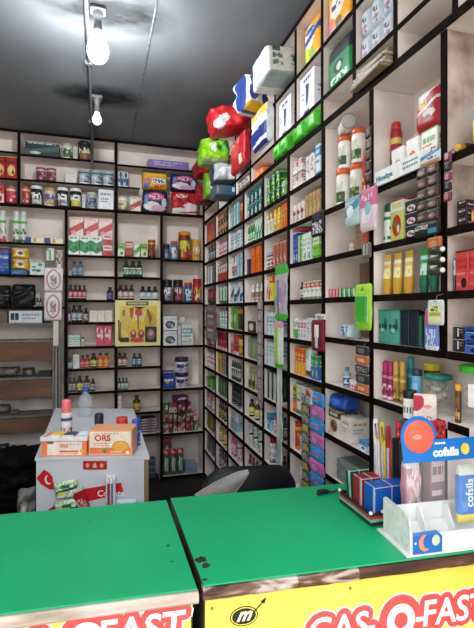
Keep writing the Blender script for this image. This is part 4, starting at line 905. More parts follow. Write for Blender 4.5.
# bay 9
cell(9, 1); it('carton', 'dark sachet carton', 456, 467, 8.6, 1, ['2c2226', '5a3c44', 'a89098', 'ccc'], style='dots', levels=3, fill=.9); it('pack', 'orange peel-coloured packet', 469, 480, 16, 1, fn=art('e0884a', ('e', .5, .5, .3, .3, 'f0b080')), d=.06)
cell(9, 2); it('carton', 'navy and white perfume carton', 444.8, 454, 32, 1, ['c8ccd0', '1f2c44', '3a4a68', '99a'], style='half', fill=.93, d=.07); it('carton', 'tall coral red carton', 455, 482, 41, 2, ['d04a48', 'b83438', '2a1416', 'e88880'], style='std', fill=.94)
cell(9, 3); it('carton', 'black carton with white stripe', 449, 463, 12.5, 1, ['17171b', '3a3640', 'd8d8dc', 'c890a0'], style='vert', levels=2, fill=.93); it('carton', 'blue and black carton', 464, 480, 13, 1, ['1f4a98', '3a6ac0', '14181f', 'd0dcec'], style='half', levels=2, fill=.93)
cell(9, 4); it('jar', 'brown bottle with orange lid', 448, 457.5, 38, 1, ['5a3a20', '8a5a30', 'c89a5a', '3a2412', 'e0952c'])
# ================================================================== RIGHT WALL, upper section
YP = art('f0a81c', ('e', .42, .6, .3, .26, 'efe9d8'), ('d', .42, .56, .2, '2c4a8c'), ('e', .42, .75, .3, .06, '2f5a9c'), ('e', .25, .25, .2, .16, 'c8d048'), ('e', .55, .22, .16, .12, '8fb848'), ('e', .08, .3, .1, .3, '2f8a5c'), ('b', 0, .06, '1f7a9a'), ('s', 'f0a81c'))
shelf('R', TB, 'top tier, right of the big white pack')
it('pack', 'yellow diaper pack with white oval', 302.5, 320.5, 46, 1, fn=YP, d=.12, e=7, nv=28, fill=.9)
shelf('R', TB, 'top tier above the green pack')
it('pack', 'yellow diaper pack with navy base', 325, 352, 52, 1, fn=art('f0a81c', ('e', .45, .55, .3, .25, 'e8e0d4'), ('t', .2, .5, .7, .62, '3a3a6c', 10), ('e', .2, .25, .12, .14, 'e07a94'), ('e', .5, .2, .14, .1, '8a6a3c'), ('b', 0, .14, '141c3c'), ('s', 'f0a81c')), d=.12, e=7, nv=28, fill=.92)
shelf('R', TB, 'top tier above the napkin packs')
it('pack', 'pale napkin pack', 357, 394, 50, 2, fn=art('c8d4dc', ('e', .5, .5, .3, .2, 'efe8e8')), d=.1, fill=.92)
shelf('R', TB, 'top tier at the upper right')
it('pack', 'mint and white napkin pack', 398, 424, 66, 1, fn=art('c8dcd8', ('e', .5, .4, .35, .2, 'e8eeec'), ('t', .2, .6, .8, .8, '3f6a5c', 9), ('b', 0, .1, '2f9a6c')), d=.11, fill=.92)
shelf('R', TA, 'second tier left of the navy device boxes')
BRUSH = ['e8eaee', 'dfe4ec', '2c3f80', '6a84b4']
shelf('R', TA, 'second tier beneath big white pack')
it('carton', 'white box with blue device picture', 276.5, 291, 37, 1, BRUSH, style='device', d=.12, fill=.95)
shelf('R', TA, 'second tier beneath first yellow pack')
it('carton', 'white box with blue device picture', 297.5, 314, 44, 1, BRUSH, style='device', d=.13, fill=.97)
shelf('R', TA, 'second tier beneath second yellow pack')
it('pack', 'green and black sanitary pack', 326.5, 351, 58, 1, fn=art('1c8a4c', ('b', .62, 1, '23242c'), ('e', .5, .42, .22, .13, '23302c'), ('e', .52, .42, .1, .08, 'c8dcc8'), ('b', 0, .12, '141f30'), ('t', .15, .15, .85, .25, 'd8ece0', 12), ('s', '2c9a54')), d=.12, e=7, nv=28, fill=.95)
shelf('R', TA, 'second tier beside the green pack')
WB = art('cdd6e2', ('t', .2, .45, .8, .65, '4a5068', 9), ('e', .5, .25, .3, .12, 'b08a90'), ('e', .55, .2, .15, .07, '6a5058'), ('b', .88, 1, 'e4e8ee'))
it('pack', 'white-blue napkin pack', 356.5, 393, 31, 3, fn=WB, d=.1, levels=2, fill=.92)
shelf('R', TA, 'second tier at the far right')
it('pack', 'pinkish white napkin bag', 452, 478, 44, 1, fn=art('e4d0d0', ('e', .5, .5, .25, .3, 'c08a94'), ('b', .8, 1, 'efe6e6')), d=.1)
shelf('R', L2, 'ledge below the device boxes')
it('pack', 'bright green packet', 272, 286, 16, 2, fn=art('4ac02c', ('r', .2, .2, .8, .45, '2f8a24'), ('t', .2, .55, .9, .8, 'd0f0b8', 10), ('b', .92, 1, '7fe050')), d=.13, e=8, inset=-.03, fill=.9)
it('pack', 'bright green packet with barcode end', 289, 318, 17, 2, fn=art('4ac02c', ('r', .2, .25, .4, .6, '2f8a24'), ('t', .5, .3, .9, .8, 'd8f4c0', 12), ('b', .92, 1, '7fe050')), d=.14, e=8, inset=-.03, fill=.9)
shelf('R', L2, 'ledge left of bright green packets')
it('pack', 'orange packet', 251.5, 262, 12, 1, fn=art('e0702c', ('e', .5, .5, .3, .3, 'f0a060')), d=.1); it('carton', 'white and brown toothpaste box', 236.5, 249.5, 14, 3, ['d8d0c8', '8a6a58', '3a3230'], style='half')
# ================================================================== one-off goods
def world_pack(name, label, cat, r0, r1, u0, u1, z0, z1, fn, e=5, crumple=0.2, tilt=0, spin=0, group=None, nv=26, face='u', ev=7):
    """soft pack lying across the shelf edge; its printed face looks towards -u (face 'u') or -r (face 'r')"""
    W_, D_ = (r1 - r0, u1 - u0) if face == 'u' else (u1 - u0, r1 - r0)
    q = k_pack(W_, D_, z1 - z0, fn, nv=nv, e=e, ev=ev, crumple=crumple, seed=len(name) + int(z0 * 100))
    o = q.build(name, loc=((r0 + r1) / 2, (u0 + u1) / 2, CZ + z0))
    o.rotation_euler = (0, tilt, (0 if face == 'u' else -math.pi / 2) + spin)
    return tag(o, label, cat, group)
world_pack('diaper_pack', 'big white pack of pads jutting out of the top tier', 'packet', .765, 1.03, 1.998, 2.232, TB + .016, TB + .16,
           art('dcdcd6', ('t', .08, .3, .3, .8, '6a7a80', 9), ('t', .45, .35, .95, .7, '5a6268', 16), ('r', .1, .78, .25, .95, '5a6a4a'), ('r', .6, .8, .9, .9, '9aa0a4'), ('b', 0, .12, '9aa2a0')), e=14, ev=20, crumple=.04, tilt=-.06)
world_pack('diaper_pack', 'navy and white pack with yellow base on the top tier', 'packet', .755, .885, 2.32, 2.52, TB + .001, TB + .19,
           art('e6e9ee', ('e', .25, .55, .2, .4, '23357c'), ('e', .8, .5, .16, .5, '1c2c6c'), ('e', .52, .55, .2, .25, 'c4d4ea'), ('b', 0, .14, 'd0a428'), ('s', '2a3f88')), crumple=.2, spin=.2)
RB = art('c81f2b', ('e', .3, .45, .14, .14, 'e4d8d6'), ('e', .15, .25, .14, .2, 'dcdcdc'), ('e', .62, .55, .2, .2, 'd83a40'), ('r', .7, .1, .95, .35, 'a81822'), ('s', 'b81c26'))
world_pack('diaper_pack', 'red bag with white corner hanging over the top tier', 'packet', .69, .94, 2.70, 2.93, TB + .03, TB + .185, RB, crumple=.12, spin=-.06, tilt=-.22)
world_pack('diaper_pack', 'upright white and navy pack with yellow top', 'packet', .83, .893, 2.23, 2.47, TA + .003, TA + .215,
           art('e4e4e2', ('b', .72, 1, 'e2b23a'), ('t', .2, .75, .8, .9, 'f0e2b8', 8), ('d', .1, .42, .1, '20307a'), ('b', 0, .07, '23357c'), ('s', 'd8dade')), face='r', crumple=.15)
world_pack('diaper_pack', 'upright red pack with white label below the red bag', 'packet', .835, .893, 2.62, 2.92, TA + .002, TB - .004,
           art('c02230', ('r', .7, .1, .9, .35, 'e8d8c8'), ('e', .4, .6, .25, .2, 'd8424a'), ('t', .1, .75, .7, .9, 'e8b0b0', 10), ('s', 'a81c28')), face='r', crumple=.12)
world_pack('snack_bag', 'lime green bag with white paw print', 'bag', .69, .885, 3.06, 3.30, TA + .15, TA + .32,
           art('8ccf1c', ('e', .38, .5, .09, .13, 'f0f4ea'), ('e', .28, .68, .04, .07, 'f0f4ea'), ('e', .38, .74, .04, .07, 'f0f4ea'), ('e', .48, .68, .04, .07, 'f0f4ea'), ('e', .75, .6, .16, .2, '5ab83c'), ('b', 0, .1, 'c8d8a0'), ('s', '7fc018')), crumple=.25)
world_pack('diaper_pack', 'silver-white pack with navy edge under the lime bag', 'packet', .765, 1.0, 3.02, 3.26, TA + .002, TA + .14,
           art('c4c8cc', ('r', .82, 0, 1, 1, '1c2850'), ('e', .35, .5, .22, .25, 'dcdfe2'), ('b', 0, .1, '6a6c70'), ('s', '3a4258')), crumple=.2)
world_pack('carton', 'blue and grey carton on the ledge under the silver pack', 'box', .765, 1.0, 3.0, 3.2, L2 + .002, L2 + .09,
           art('4a5c6c', ('r', .35, .2, .75, 1, '2a5a80'), ('r', .48, .4, .66, .75, 'c8d4dc'), ('s', '55636f')), e=12, crumple=0)
world_pack('snack_bag', 'lime and white upright pack in the corner', 'packet', .80, .93, 3.47, 3.62, TA + .002, TB - .02,
           art('7fc02c', ('e', .5, .5, .3, .2, 'd8e8c0'), ('e', .5, .8, .2, .1, '8a5a4c'), ('s', '6fae28')), crumple=.15)
world_pack('snack_bag', 'small dark red bag in the corner beside the lime pack', 'bag', .79, .97, 3.68, 3.86, TA + .002, TA + .17,
           art('a81f2a', ('e', .4, .5, .2, .2, 'c84a50'), ('b', 0, .15, '7c141c')), crumple=.3)
world_pack('snack_bag', 'dark red bag behind the lime green bag', 'bag', .77, 1.0, 3.66, 3.85, TB + .002, TB + .15,
           art('9a2028', ('e', .4, .5, .3, .2, 'b83a40')), crumple=.3)
t = thing('jar', 'herb-print jar lying on its side on top of other jars', 'jar', (.955, on_right(351, .95)[0] + .06, CZ + .7305), 0)
for pn, mb in k_jar(.056, .105, ['efe9e2', 'cfd0be', '3c5230', '7fa64c', 'b4b2ae']): mb.build(pn, t)
t.rotation_euler = (math.pi / 2, 0, -.35)
# folded papers on the ledge
t = thing('paper_bundle', 'bundle of folded brown newspapers on the ledge below the napkin packs', 'papers', (.95, 1.335, CZ + L2))
for k in range(6):
    q = MB(); q.box(-.09 + .006 * k, .07, -.095 + .004 * k, .10 - .003 * k, .002 + k * .012, .0125 + k * .012, ['8a7660', 'b0a08a', '9a8468', '77624e', 'bcae9a', '8f7b64'][k], .002)
    q.xf(Matrix.Rotation(.06 * (k % 3 - 1), 4, 'Z')); q.build('folded_paper', t)

# ---------------------------------------------------------------- helpers for things on a known vertical plane
class VPlane:
    """vertical plane through two floor points; turns pixels into points on it"""
    def __init__(s, a, b):
        s.a = Vector((a[0], a[1], 0)); d = Vector((b[0] - a[0], b[1] - a[1], 0)); s.d = d.normalized(); s.n = Vector((s.d.y, -s.d.x, 0))
        if s.n.dot(-s.a) < 0: s.n = -s.n
    def p(s, x, y, off=0):
        r, u = ray(x); dr = Vector((r, u, 0)); k = s.a.dot(s.n) / dr.dot(s.n)
        q = dr * k; q.z = zat(y, k); return q + s.n * off
    def poly(s, mb, pts, m, off): mb.face([s.p(x, y, off) for x, y in pts], m)
    def ell(s, mb, cx, cy, rx, ry, m, off, n=20, a0=0): s.poly(mb, [(cx + rx * math.cos(2 * math.pi * k / n), cy + ry * math.sin(2 * math.pi * k / n)) for k in range(n)], m, off)
    def rect(s, mb, x0, y0, x1, y1, m, off): s.poly(mb, [(x0, y1), (x1, y1), (x1, y0), (x0, y0)], m, off)
    def text(s, txt, size, m, x, y, off, **k):
        mb = text_mb(txt, size, m, **k); p = s.p(x, y, off); M = Matrix.Identity(4)
        ex = s.d if s.d.x * 1 + 0 > 0 or abs(s.d.x) < .3 else -s.d
        if s.n.cross(Vector((0, 0, 1))).dot(ex) > 0: ex = -ex
        for i in range(3): M[i][0] = ex[i]; M[i][1] = (0, 0, 1)[i]; M[i][2] = s.n[i]; M[i][3] = p[i]
        mb.xf(M); return mb
def place(o_or_mb, name, parent, org):           # world-space mesh -> child of an Empty standing at org
    o_or_mb.xf(Matrix.Translation(-Vector(org))); return o_or_mb.build(name, parent)

# ---------------------------------------------------------------- hanging packs on the right shelving (plane just in front of the posts)
RW = lambda off: VPlane((R0 - off, 1), (R0 - off, 3))
def hang(name, label, cat, x0, y0, x1, y1, fn, off=.014, th=.010, e=6, crumple=.1, hook=True, lean=0, group=None, nv=20):
    a0, s0 = on_right(x0, R0 - off); a1, s1 = on_right(x1, R0 - off); s = (s0 + s1) / 2
    w = abs(a0 - a1); h = (y1 - y0) * s / F; z0 = zat(y1, s)
    t = thing(name, label, cat, (R0 - off - th / 2, (a0 + a1) / 2, z0), -math.pi / 2, group)
    k_pack(w, th, h, fn, nv=nv, e=e, crumple=crumple, seed=int(x0 + y0)).build('pouch', t)
    if hook:
        q = MB(); q.tube([(0, 0, h - .006), (0, .004, h + .012), (0, off - .002, h + .016)], .0016, '55504c', 6); q.build('hanging_hook', t)
    return t
def strip(name, label, cat, x0, y0, x1, y1, n, fns, off=.014, th=.010, crumple=.25, pname='sachet', cols2=1, group=None, gapf=.94, e=4):
    a0, s0 = on_right(x0, R0 - off); a1, s1 = on_right(x1, R0 - off); s = (s0 + s1) / 2
    w = abs(a0 - a1); H = (y1 - y0) * s / F; z1 = zat(y0, s); h = H / n
    t = thing(name, label, cat, (R0 - off - th / 2, (a0 + a1) / 2, z1 - H), -math.pi / 2, group)
    for c_ in range(cols2):
        for k in range(n):
            q = k_pack(w / cols2 * .97, th, h * gapf, fns[(k + c_) % len(fns)], nu=10, nv=10, e=e, crumple=crumple, seed=k + 7 * c_ + int(x0))
            q.xf(Matrix.Translation((-w / 2 + w / cols2 * (c_ + .5), 0, H - (k + 1) * h + h * (1 - gapf) / 2))); q.build(pname, t)
    q = MB(); q.box(-w * .46, w * .46, -.0006, .0006, 0.001, H, CLEARB); q.tube([(0, 0, H - .004), (0, off - .003, H + .008)], .0016, '55504c', 6); q.build('hanging_strip', t)
    return t
hang('brush_pack', 'maroon hairbrush pack hanging on the post between sixth and seventh bay', 'packet', 314, 320, 326, 351,
     art('7a1c30', ('r', .2, .15, .8, .92, '4a2630'), ('r', .32, .45, .68, .85, 'e8e6e4'), ('r', .42, .12, .58, .5, 'dcdad8')), th=.016)
hang('card_header', 'white card header above the maroon hairbrush pack', 'card', 316, 314, 326, 319.5, art('e9e2d8', ('t', .1, .2, .9, .7, '6a3c34', 10)), th=.004, crumple=0)
hang('clip_card', 'black and white hair clip card hanging at top of a post', 'card', 313.5, 212, 325.5, 236, art('17171a', ('t', .1, .1, .9, .6, 'c8c4cc', 10), ('e', .5, .8, .3, .1, '3a3440')), th=.012, crumple=.3)
# toothbrush pouches and the long clear strip between bays five and six
hang('toothbrush_pouch', 'clear pouch with green header and mauve toothbrushes', 'packet', 277, 263, 288.5, 320,
     art('b8b4bc', ('b', .78, .95, '3fae34'), ('d', .2, .45, .2, '8a9ab8'), ('r', .2, .1, .4, .7, '6f6a78'), ('r', .6, .15, .85, .7, 'c890a8'), ('b', 0, .08, '4ab83c'), ('b', .95, 1, '77787a')), th=.014, crumple=.3)
hang('toothbrush_pouch', 'lime and white toothbrush pouch hanging lower', 'packet', 275.5, 321, 284, 368,
     art('d8e2d0', ('b', .86, 1, 'd89ab0'), ('r', .1, .05, .45, .85, 'a8cf3c'), ('b', 0, .1, '4ab02c'), ('r', .6, .1, .8, .8, 'eef2ec')), off=.02, th=.01, crumple=.25)
hang('plastic_strip', 'long white plastic strip trailing below the toothbrush pouches', 'strip', 277.5, 369, 282.5, 478,
     art('c4ccc4', ('d', .1, .3, .2, '9ab0a0'), ('r', .2, .5, .5, .95, 'e2e8e2'), ('r', .6, .0, .8, .6, 'aab4ac')), th=.006, crumple=.6, hook=True)
MV = art('8f8486', ('e', .5, .5, .3, .3, 'b4aaaa'), ('b', 0, .1, '6a5c62'))
strip('sachet_strip', 'mauve grey sachet strip hanging between bays four and five', 'sachets', 258.5, 300, 263.5, 402, 9, [MV])
strip('sachet_strip', 'grey and red sachet strip hanging in the corner bays', 'sachets', 206, 305, 217, 340, 5, [art('7c7074', ('e', .5, .5, .3, .3, 'a89aa0')), art('8c4a50', ('e', .5, .4, .3, .25, 'd8d0d0'))])
hang('clip_card', 'black and white card hanging in the fourth bay', 'card', 249, 321, 256.5, 333, art('2a2220', ('e', .5, .5, .3, .3, 'd8d0c8')), th=.01)
BL = art('2a8ac8', ('e', .5, .55, .3, .3, '4ab0e0'), ('d', .3, .45, .3, 'c05a98')); PK = art('c46aa8', ('d', .4, .6, -.3, '3a90c8'), ('e', .4, .5, .2, .2, 'd890c0'))
strip('sachet_strip', 'blue and pink sachet strip hanging down to the counter', 'sachets', 312.5, 392, 326, 488, 7, [BL, PK], th=.018)
GD = art('2c2a26', ('e', .5, .5, .3, .35, 'a8883c'), ('t', .1, .1, .9, .9, 'c8b878', 8))
strip('sachet_strip', 'black and gold sachet strip beside the blue and pink one', 'sachets', 303, 404, 311.5, 490, 9, [GD, art('3a3a34', ('t', .1, .1, .9, .9, 'b0b4a8', 9))])
hang('foil_packet', 'crumpled clear packet with red corner above gold strip', 'packet', 302, 388, 313, 403, art('b4bcb4', ('r', .5, .5, .9, .95, 'c83a3c'), ('t', .1, .1, .9, .6, '5a6a60', 10)), crumple=.5, off=.03)
# post between bays seven and eight
strip('sachet_strip', 'dark sachet strip on the post beside the red insect spray', 'sachets', 367, 128, 372.5, 184, 5, [art('2a201e', ('e', .5, .5, .25, .3, '6a4a40'))])
hang('toy_card', 'pink and white blister card hanging below the shelf label', 'card', 364, 188, 379, 231,
     art('d8c4cc', ('b', .55, 1, 'c86a8c'), ('t', .15, .7, .85, .85, 'e8c8d4', 10), ('e', .45, .35, .3, .16, 'e6e0e6'), ('e', .6, .5, .2, .16, '8fb8c8')), th=.018, off=.03, crumple=.1)
hang('toy_card', 'teal and silver blister card hanging left of the pink card', 'card', 349, 197, 362.5, 226,
     art('b4c8cc', ('d', .3, .6, .3, '3f8a94'), ('e', .4, .5, .25, .2, 'e0eaec'), ('b', .85, 1, '7fa4ac')), th=.018, off=.03, crumple=.2)
hang('key_ring_card', 'small grey card hanging on the post by the dropper bottle', 'card', 364, 243, 372, 258, art('6a6460', ('r', .2, .2, .4, .9, 'c8c4c0'), ('r', .6, .2, .75, .9, 'a8a4a0')), th=.01)
t = hang('comb_pack', 'bright green comb pack hanging on a post', 'packet', 357.5, 284, 373, 330, art('a8d84a', ('r', .14, .2, .86, .74, 'd8ecd0'), ('e', .5, .88, .14, .05, '5a9a2c'), ('b', 0, .16, '8ec83c')), off=.02, th=.012)
q = MB(); q.box(-.034, .034, -.0135, -.0068, .05, .118, '3fa034', .003)
for k in range(8): q.box(-.03 + k * .008, -.0265 + k * .008, -.0138, -.0068, .028, .052, '4fb53f')
q.build('comb', t)
strip('sachet_strip', 'black and brown sachet strip below the green comb pack', 'sachets', 358, 346, 371, 393, 5, [art('2c2a2a', ('e', .5, .5, .3, .3, '6a6a68')), art('b0643c', ('e', .5, .5, .3, .25, 'd8a080')), art('37302e', ('t', .1, .2, .9, .8, '8a8480', 8))], th=.014)
# post between bays eight and nine
t = strip('sachet_strip', 'large dark coffee sachet strip with ten brown sachets', 'sachets', 420, 166, 441, 222, 5, [art('3c2c2a', ('e', .5, .45, .36, .22, '8a6a5c'), ('e', .4, .5, .16, .1, 'b09a90'), ('b', .85, 1, '241a1a'))], cols2=2, th=.014, off=.02)
hang('sachet_header', 'blue and white header above the dark coffee sachets', 'card', 422, 152, 441.5, 165, art('c8d4dc', ('r', 0, 0, 1, .3, 'b8824a'), ('d', .5, .8, .3, '3a6a98'), ('t', .4, .4, .9, .6, '2c3a50', 9)), th=.008, off=.02, crumple=0)
hang('soap_packet', 'black packet with white print below the dark coffee sachets', 'packet', 417, 223, 441, 236, art('18181a', ('t', .05, .5, .6, .85, 'b8b8b8', 16), ('r', .62, .1, .95, .5, '3a7a98')), th=.012, off=.02)
hang('sachet_pouch', 'brown and orange pouch hanging above the dark beads', 'packet', 430, 237, 443, 249, art('a8643c', ('e', .5, .4, .3, .3, 'c88a5a')), th=.012, off=.02)
t = thing('bead_strip', 'three dark round capsules with white ends hanging on a strip', 'strip', (R0 - .03, on_right(436, R0 - .03)[0], zat(276, on_right(436, R0 - .03)[1])), -math.pi / 2)
for k in range(3):
    q = MB(); q.tube([(-.026, 0, .012 + k * .028), (-.02, 0, .012 + k * .028), (.0, 0, .013 + k * .028), (.018, 0, .014 + k * .028), (.024, 0, .014 + k * .028)], [.004, .010, .012, .010, .005], '3a3430', 12); q.build('capsule', t)
    q = MB(); q.tube([(.022, 0, .014 + k * .028), (.027, 0, .014 + k * .028), (.030, 0, .014 + k * .028)], [.0065, .007, .003], 'e4e2dc', 10); q.build('capsule_end', t)
q = MB(); q.box(-.002, .002, .011, .012, .0, .085, '3a3430'); q.build('hanging_cord', t)
t = hang('card_pouch', 'clear card pouch with yellow-green label', 'card', 429.5, 300, 445, 325, art('c4c8c4', ('r', .12, .12, .88, .8, 'd8d8a0'), ('r', .12, .35, .88, .5, 'b0a040'), ('t', .2, .55, .8, .75, '4a5a44', 9), ('r', .4, .88, .6, .97, '777')), th=.008, off=.026, crumple=0)
hang('sachet_pouch', 'pink and blue packet under the clear card pouch', 'packet', 427, 308, 440, 350, art('6a78b8', ('b', .6, 1, 'c85a80'), ('t', .1, .1, .9, .5, 'c8cce4', 9), ('b', 0, .12, 'd8d0d8')), th=.01, off=.012)
strip('sachet_strip', 'maroon and black sachet strip at the nearest bay', 'sachets', 446, 152, 453, 202, 5, [art('6a3444', ('e', .5, .5, .3, .3, 'b87a8c')), art('1e1a1c', ('e', .5, .5, .2, .2, '4a5a48'))], off=.02)
# small gold-capped bottles lying on the shelf of the nearest bay
for k, xx in enumerate((453.5, 465)):
    a, s = on_right(xx, R0 + .03); t = thing('perfume_bottle', ['black bottle lying with gold cap outward, left of two', 'black bottle lying with gold cap outward, right of two'][k], 'bottle', (R0 + .004, a, CZ + RZN[0] + .0155), group='gold-capped bottles lying on the shelf')
    q = MB(); q.tube([(.02, 0, 0), (.03, 0, 0), (.10, 0, 0), (.106, 0, 0)], [.012, .0145, .0145, .010], '1d1a18', 12); q.build('bottle_body', t)
    q = MB(); q.tube([(0, 0, 0), (.002, 0, 0), (.02, 0, 0)], [.009, .011, .011], mat('b8862c', .3, .6), 12); q.build('cap', t)
shelf('R', RZN[0], 'top shelf, nearest bay'); it('pack', 'yellow and blue packet', 471, 478, 45, 1, fn=art('d8c83a', ('b', .6, 1, '3a6aa8')), d=.07)
# shelf-edge label strip
VP = RW(.012); t0 = VP.p(375, 191)
t = thing('shelf_label', 'white shelf-edge label strip with teal word under the herbal cartons', 'sign', t0)
aL, _ = on_right(375.5, R0 - .008); aR, _ = on_right(424, R0 - .008); zt_ = CZ + RZN[0]
q = MB(); q.box(R0 - .013, R0 - .0055, aR, aL, zt_ - .002, zt_ + .047, 'e8e9e6', .001); place(q, 'strip', t, t0)
m1 = text_mb('Himalaya', .024, '2c7a88', align='LEFT', ext=.0003, offset=.0006)
M = Matrix(((0, 0, -1, R0 - .0136), (-1, 0, 0, aL - .012), (0, 1, 0, zt_ + .012), (0, 0, 0, 1))); m1.xf(M); place(m1, 'lettering', t, t0)
q = MB(); rnd = random.Random(4)
for zz in (.028, .014):
    P = Paint(q, (R0 - .0132, aL - .15, zt_ + zz), (0, -(aL - .15 - aR) * .8, 0), (0, 0, .006), (-1, 0, 0)); P.words(0, 0, 1, 1, '6a7f86', rnd, 5)
place(q, 'small_print', t, t0)
shelf('R', RZ[8], 'ninth shelf, sixth bay from corner'); it('tube', 'white squeeze tube standing on its cap', 294.5, 303, 21, 1, ['dfe2e0', 'b8c0c0', 'e8eae8', 'cfd4d4', 'e0e0dc'])
shelf('R', RZ[8], 'ninth shelf, fifth bay from corner'); it('pack', 'orange pouch', 282.5, 288.5, 19, 1, fn=art('c0582c', ('e', .5, .6, .3, .2, 'e0905c'), ('b', 0, .2, '6a3018')), d=.03, crumple=.3, back=.06)

# ---------------------------------------------------------------- poster on the back shelving
PB = VPlane((-1, U0 - .016), (1, U0 - .016)); t0 = PB.p(137, 346)
t = thing('poster', 'yellow picture board with orange, pink and dark figures', 'poster', t0)
a = PB.p(115, 346.5); b = PB.p(160.5, 300.5)
q = MB(); q.box(a.x, b.x, U0 - .016, U0 - .006, a.z, b.z, noisy('poster_yellow', [(.3, 'f6e294'), (.7, 'fcf0b4')], 4, 4, .5), .002); place(q, 'board', t, t0)
q = MB(); LAY = [0]
def o_():
    LAY[0] += .0003; return LAY[0]
PB.rect(q, 120, 306, 157, 342.5, 'f0d564', o_())
PB.rect(q, 126, 301.5, 148.5, 305.5, '6f6a58', o_()); PB.rect(q, 128, 302.6, 146.5, 304.2, 'c8c4b0', o_())
for x, y, rx, ry, c_ in ((138, 326, 15, 15, 'f4e08a'), (137, 330, 11, 10, 'efc94c'), (126, 322, 5, 9, 'e8c860'), (150, 320, 6, 9, 'd9b04a')): PB.ell(q, x, y, rx, ry, c_, o_())
for pts, c_ in (([(129.5, 308), (134, 307.5), (133, 316), (131.5, 321), (130, 315)], 'c8622c'), ([(135.5, 309), (141.5, 309), (142.5, 314.5), (138.5, 317), (135, 314)], 'd84a5c'), ([(137.4, 316), (138.8, 316), (138.6, 330), (137.6, 330)], '7a5a20'),
                ([(146, 309), (149, 310), (152, 318), (150, 325), (148, 316)], '8a6a24'), ([(122.5, 310), (125.5, 310), (124, 317), (122.5, 315)], '8f7a3a'), ([(118, 320), (119.5, 320), (120, 341), (118.5, 341)], '3a3220'),
                ([(120, 322), (121, 322), (121.2, 340), (120.2, 340)], '6a5420'), ([(133, 306.5), (146, 307.2), (139, 309.5)], '3c3424')): PB.poly(q, pts, c_, o_())
PB.rect(q, 145, 326.5, 156.5, 342, '2a2226', o_()); PB.ell(q, 150.8, 334, 4, 5.5, '8a6a6c', o_()); PB.ell(q, 150.8, 333, 2, 2.8, 'c0a49c', o_())
PB.rect(q, 120, 337.5, 129, 342, '33281e', o_()); PB.ell(q, 133.2, 334, 3, 4.5, 'a84a44', o_()); PB.ell(q, 141, 334, 3.2, 4.5, '9a4440', o_()); PB.ell(q, 137, 340, 7, 2.2, 'd04a50', o_())
PB.ell(q, 133.2, 332.5, 1.6, 2, 'e0b89a', o_()); PB.ell(q, 141, 332.5, 1.6, 2, 'dcb090', o_())
place(q, 'picture', t, t0)

# ---------------------------------------------------------------- pink and white packs hanging on the left cabinet's post
PL = VPlane((-2, U0 - .03), (0, U0 - .03))
for k, (x0, y0, x1, y1) in enumerate(((44.5, 268, 63, 291.5), (44.3, 292.5, 62, 320.5))):
    a = PL.p(x0, y1); b = PL.p(x1, y0)
    fn = art('e9e2e2', ('e', .5, .5, .4, .42, 'c07a86'), ('e', .5, .5, .31, .36, 'ece6e6'), ('e', .5, .42, .16, .22, 'd4c4ca'), ('t', .35, .3, .65, .7, '9a7a84', 9), ('s', 'ddd2d2'))
    tag(k_pack(b.x - a.x, .03, b.z - a.z, fn, nv=24, e=8, crumple=.03).build('towel_packet', loc=((a.x + b.x) / 2, U0 - .031, a.z)), ['white towel packet with rose wreath, upper of two on the cabinet post', 'white towel packet with rose wreath, lower of two on the cabinet post'][k], 'packet', 'rose wreath packets')
a = PL.p(53, 346); b = PL.p(58.5, 321)
q = MB(); q.box(a.x, b.x, U0 - .03, U0 - .011, a.z, b.z, 'dcd8d2', .002); tag(q.build('pipe_cover'), 'short white plastic channel below the rose wreath packets', 'channel')
q = MB(); a = PL.p(52.5, 445); b = PL.p(60, 347)
for k in range(5): q.tube([(a.x + .006 + k * .011, U0 - .022, b.z), (a.x + .004 + k * .012, U0 - .024 - .004 * (k % 2), (a.z + b.z) / 2), (a.x + .008 + k * .009, U0 - .022, a.z)], [.005, .008, .004], ['8f8a86', '6a6663', 'b4b0ac', '55514e', '9a9692'][k], 7)
tag(q.build('hanging_strips'), 'bunch of grey plastic strips hanging beside the brown boards', 'strips')
# clutter in the left cabinet
def crumple_blob(name, label, cat, x0, y0, x1, y1, cols, d=.1, U=U0 + .02, sd=1, n=3):
    pl = VPlane((-2, U), (0, U)); a = pl.p(x0, y1); b = pl.p(x1, y0)
    q = k_pack((b.x - a.x) * .9, d, (b.z - a.z) * .86, art(cols[0], ('t', 0, 0, 1, 1, cols[1], 9), ('e', .6, .5, .2, .3, cols[-1])), crumple=.3, seed=sd, e=2.6, ev=3)
    return tag(q.build(name, loc=((a.x + b.x) / 2, U + d / 2 + .02, a.z)), label, cat)
crumple_blob('cloth_bundle', 'mottled grey cloth bundle on the cabinet shelf', 'bundle', -8, 366, 20, 377.5, ['6f6a66', '45423f', '8f8a84'], sd=2)
crumple_blob('cloth_bundle', 'smaller dark grey cloth bundle beside a dark book', 'bundle', 20.5, 367, 34.5, 377.5, ['55524f', '32302e', '8a8580'], sd=3)
def low_box(name, label, cat, x0, y0, x1, y1, col, d=.12, U=U0 + .03):
    pl = VPlane((-2, U), (0, U)); a = pl.p(x0, y1); b = pl.p(x1, y0); q = MB(); q.box(a.x, b.x, U, U + d, a.z, b.z, col, .002); return tag(q.build(name), label, cat)
low_box('book', 'dark book lying beside the grey bundles', 'book', 38, 371.5, 51, 376.6, '23262a')
crumple_blob('plastic_bowl', 'grey plastic bowl on the lower cabinet shelf', 'bowl', -8, 404, 9.5, 414.3, ['5c5a58', '6c6a66', '77746f'], sd=5)
low_box('carton', 'small flat grey box on the lower cabinet shelf', 'box', 10.5, 411.8, 17, 414.4, '6a5f58')
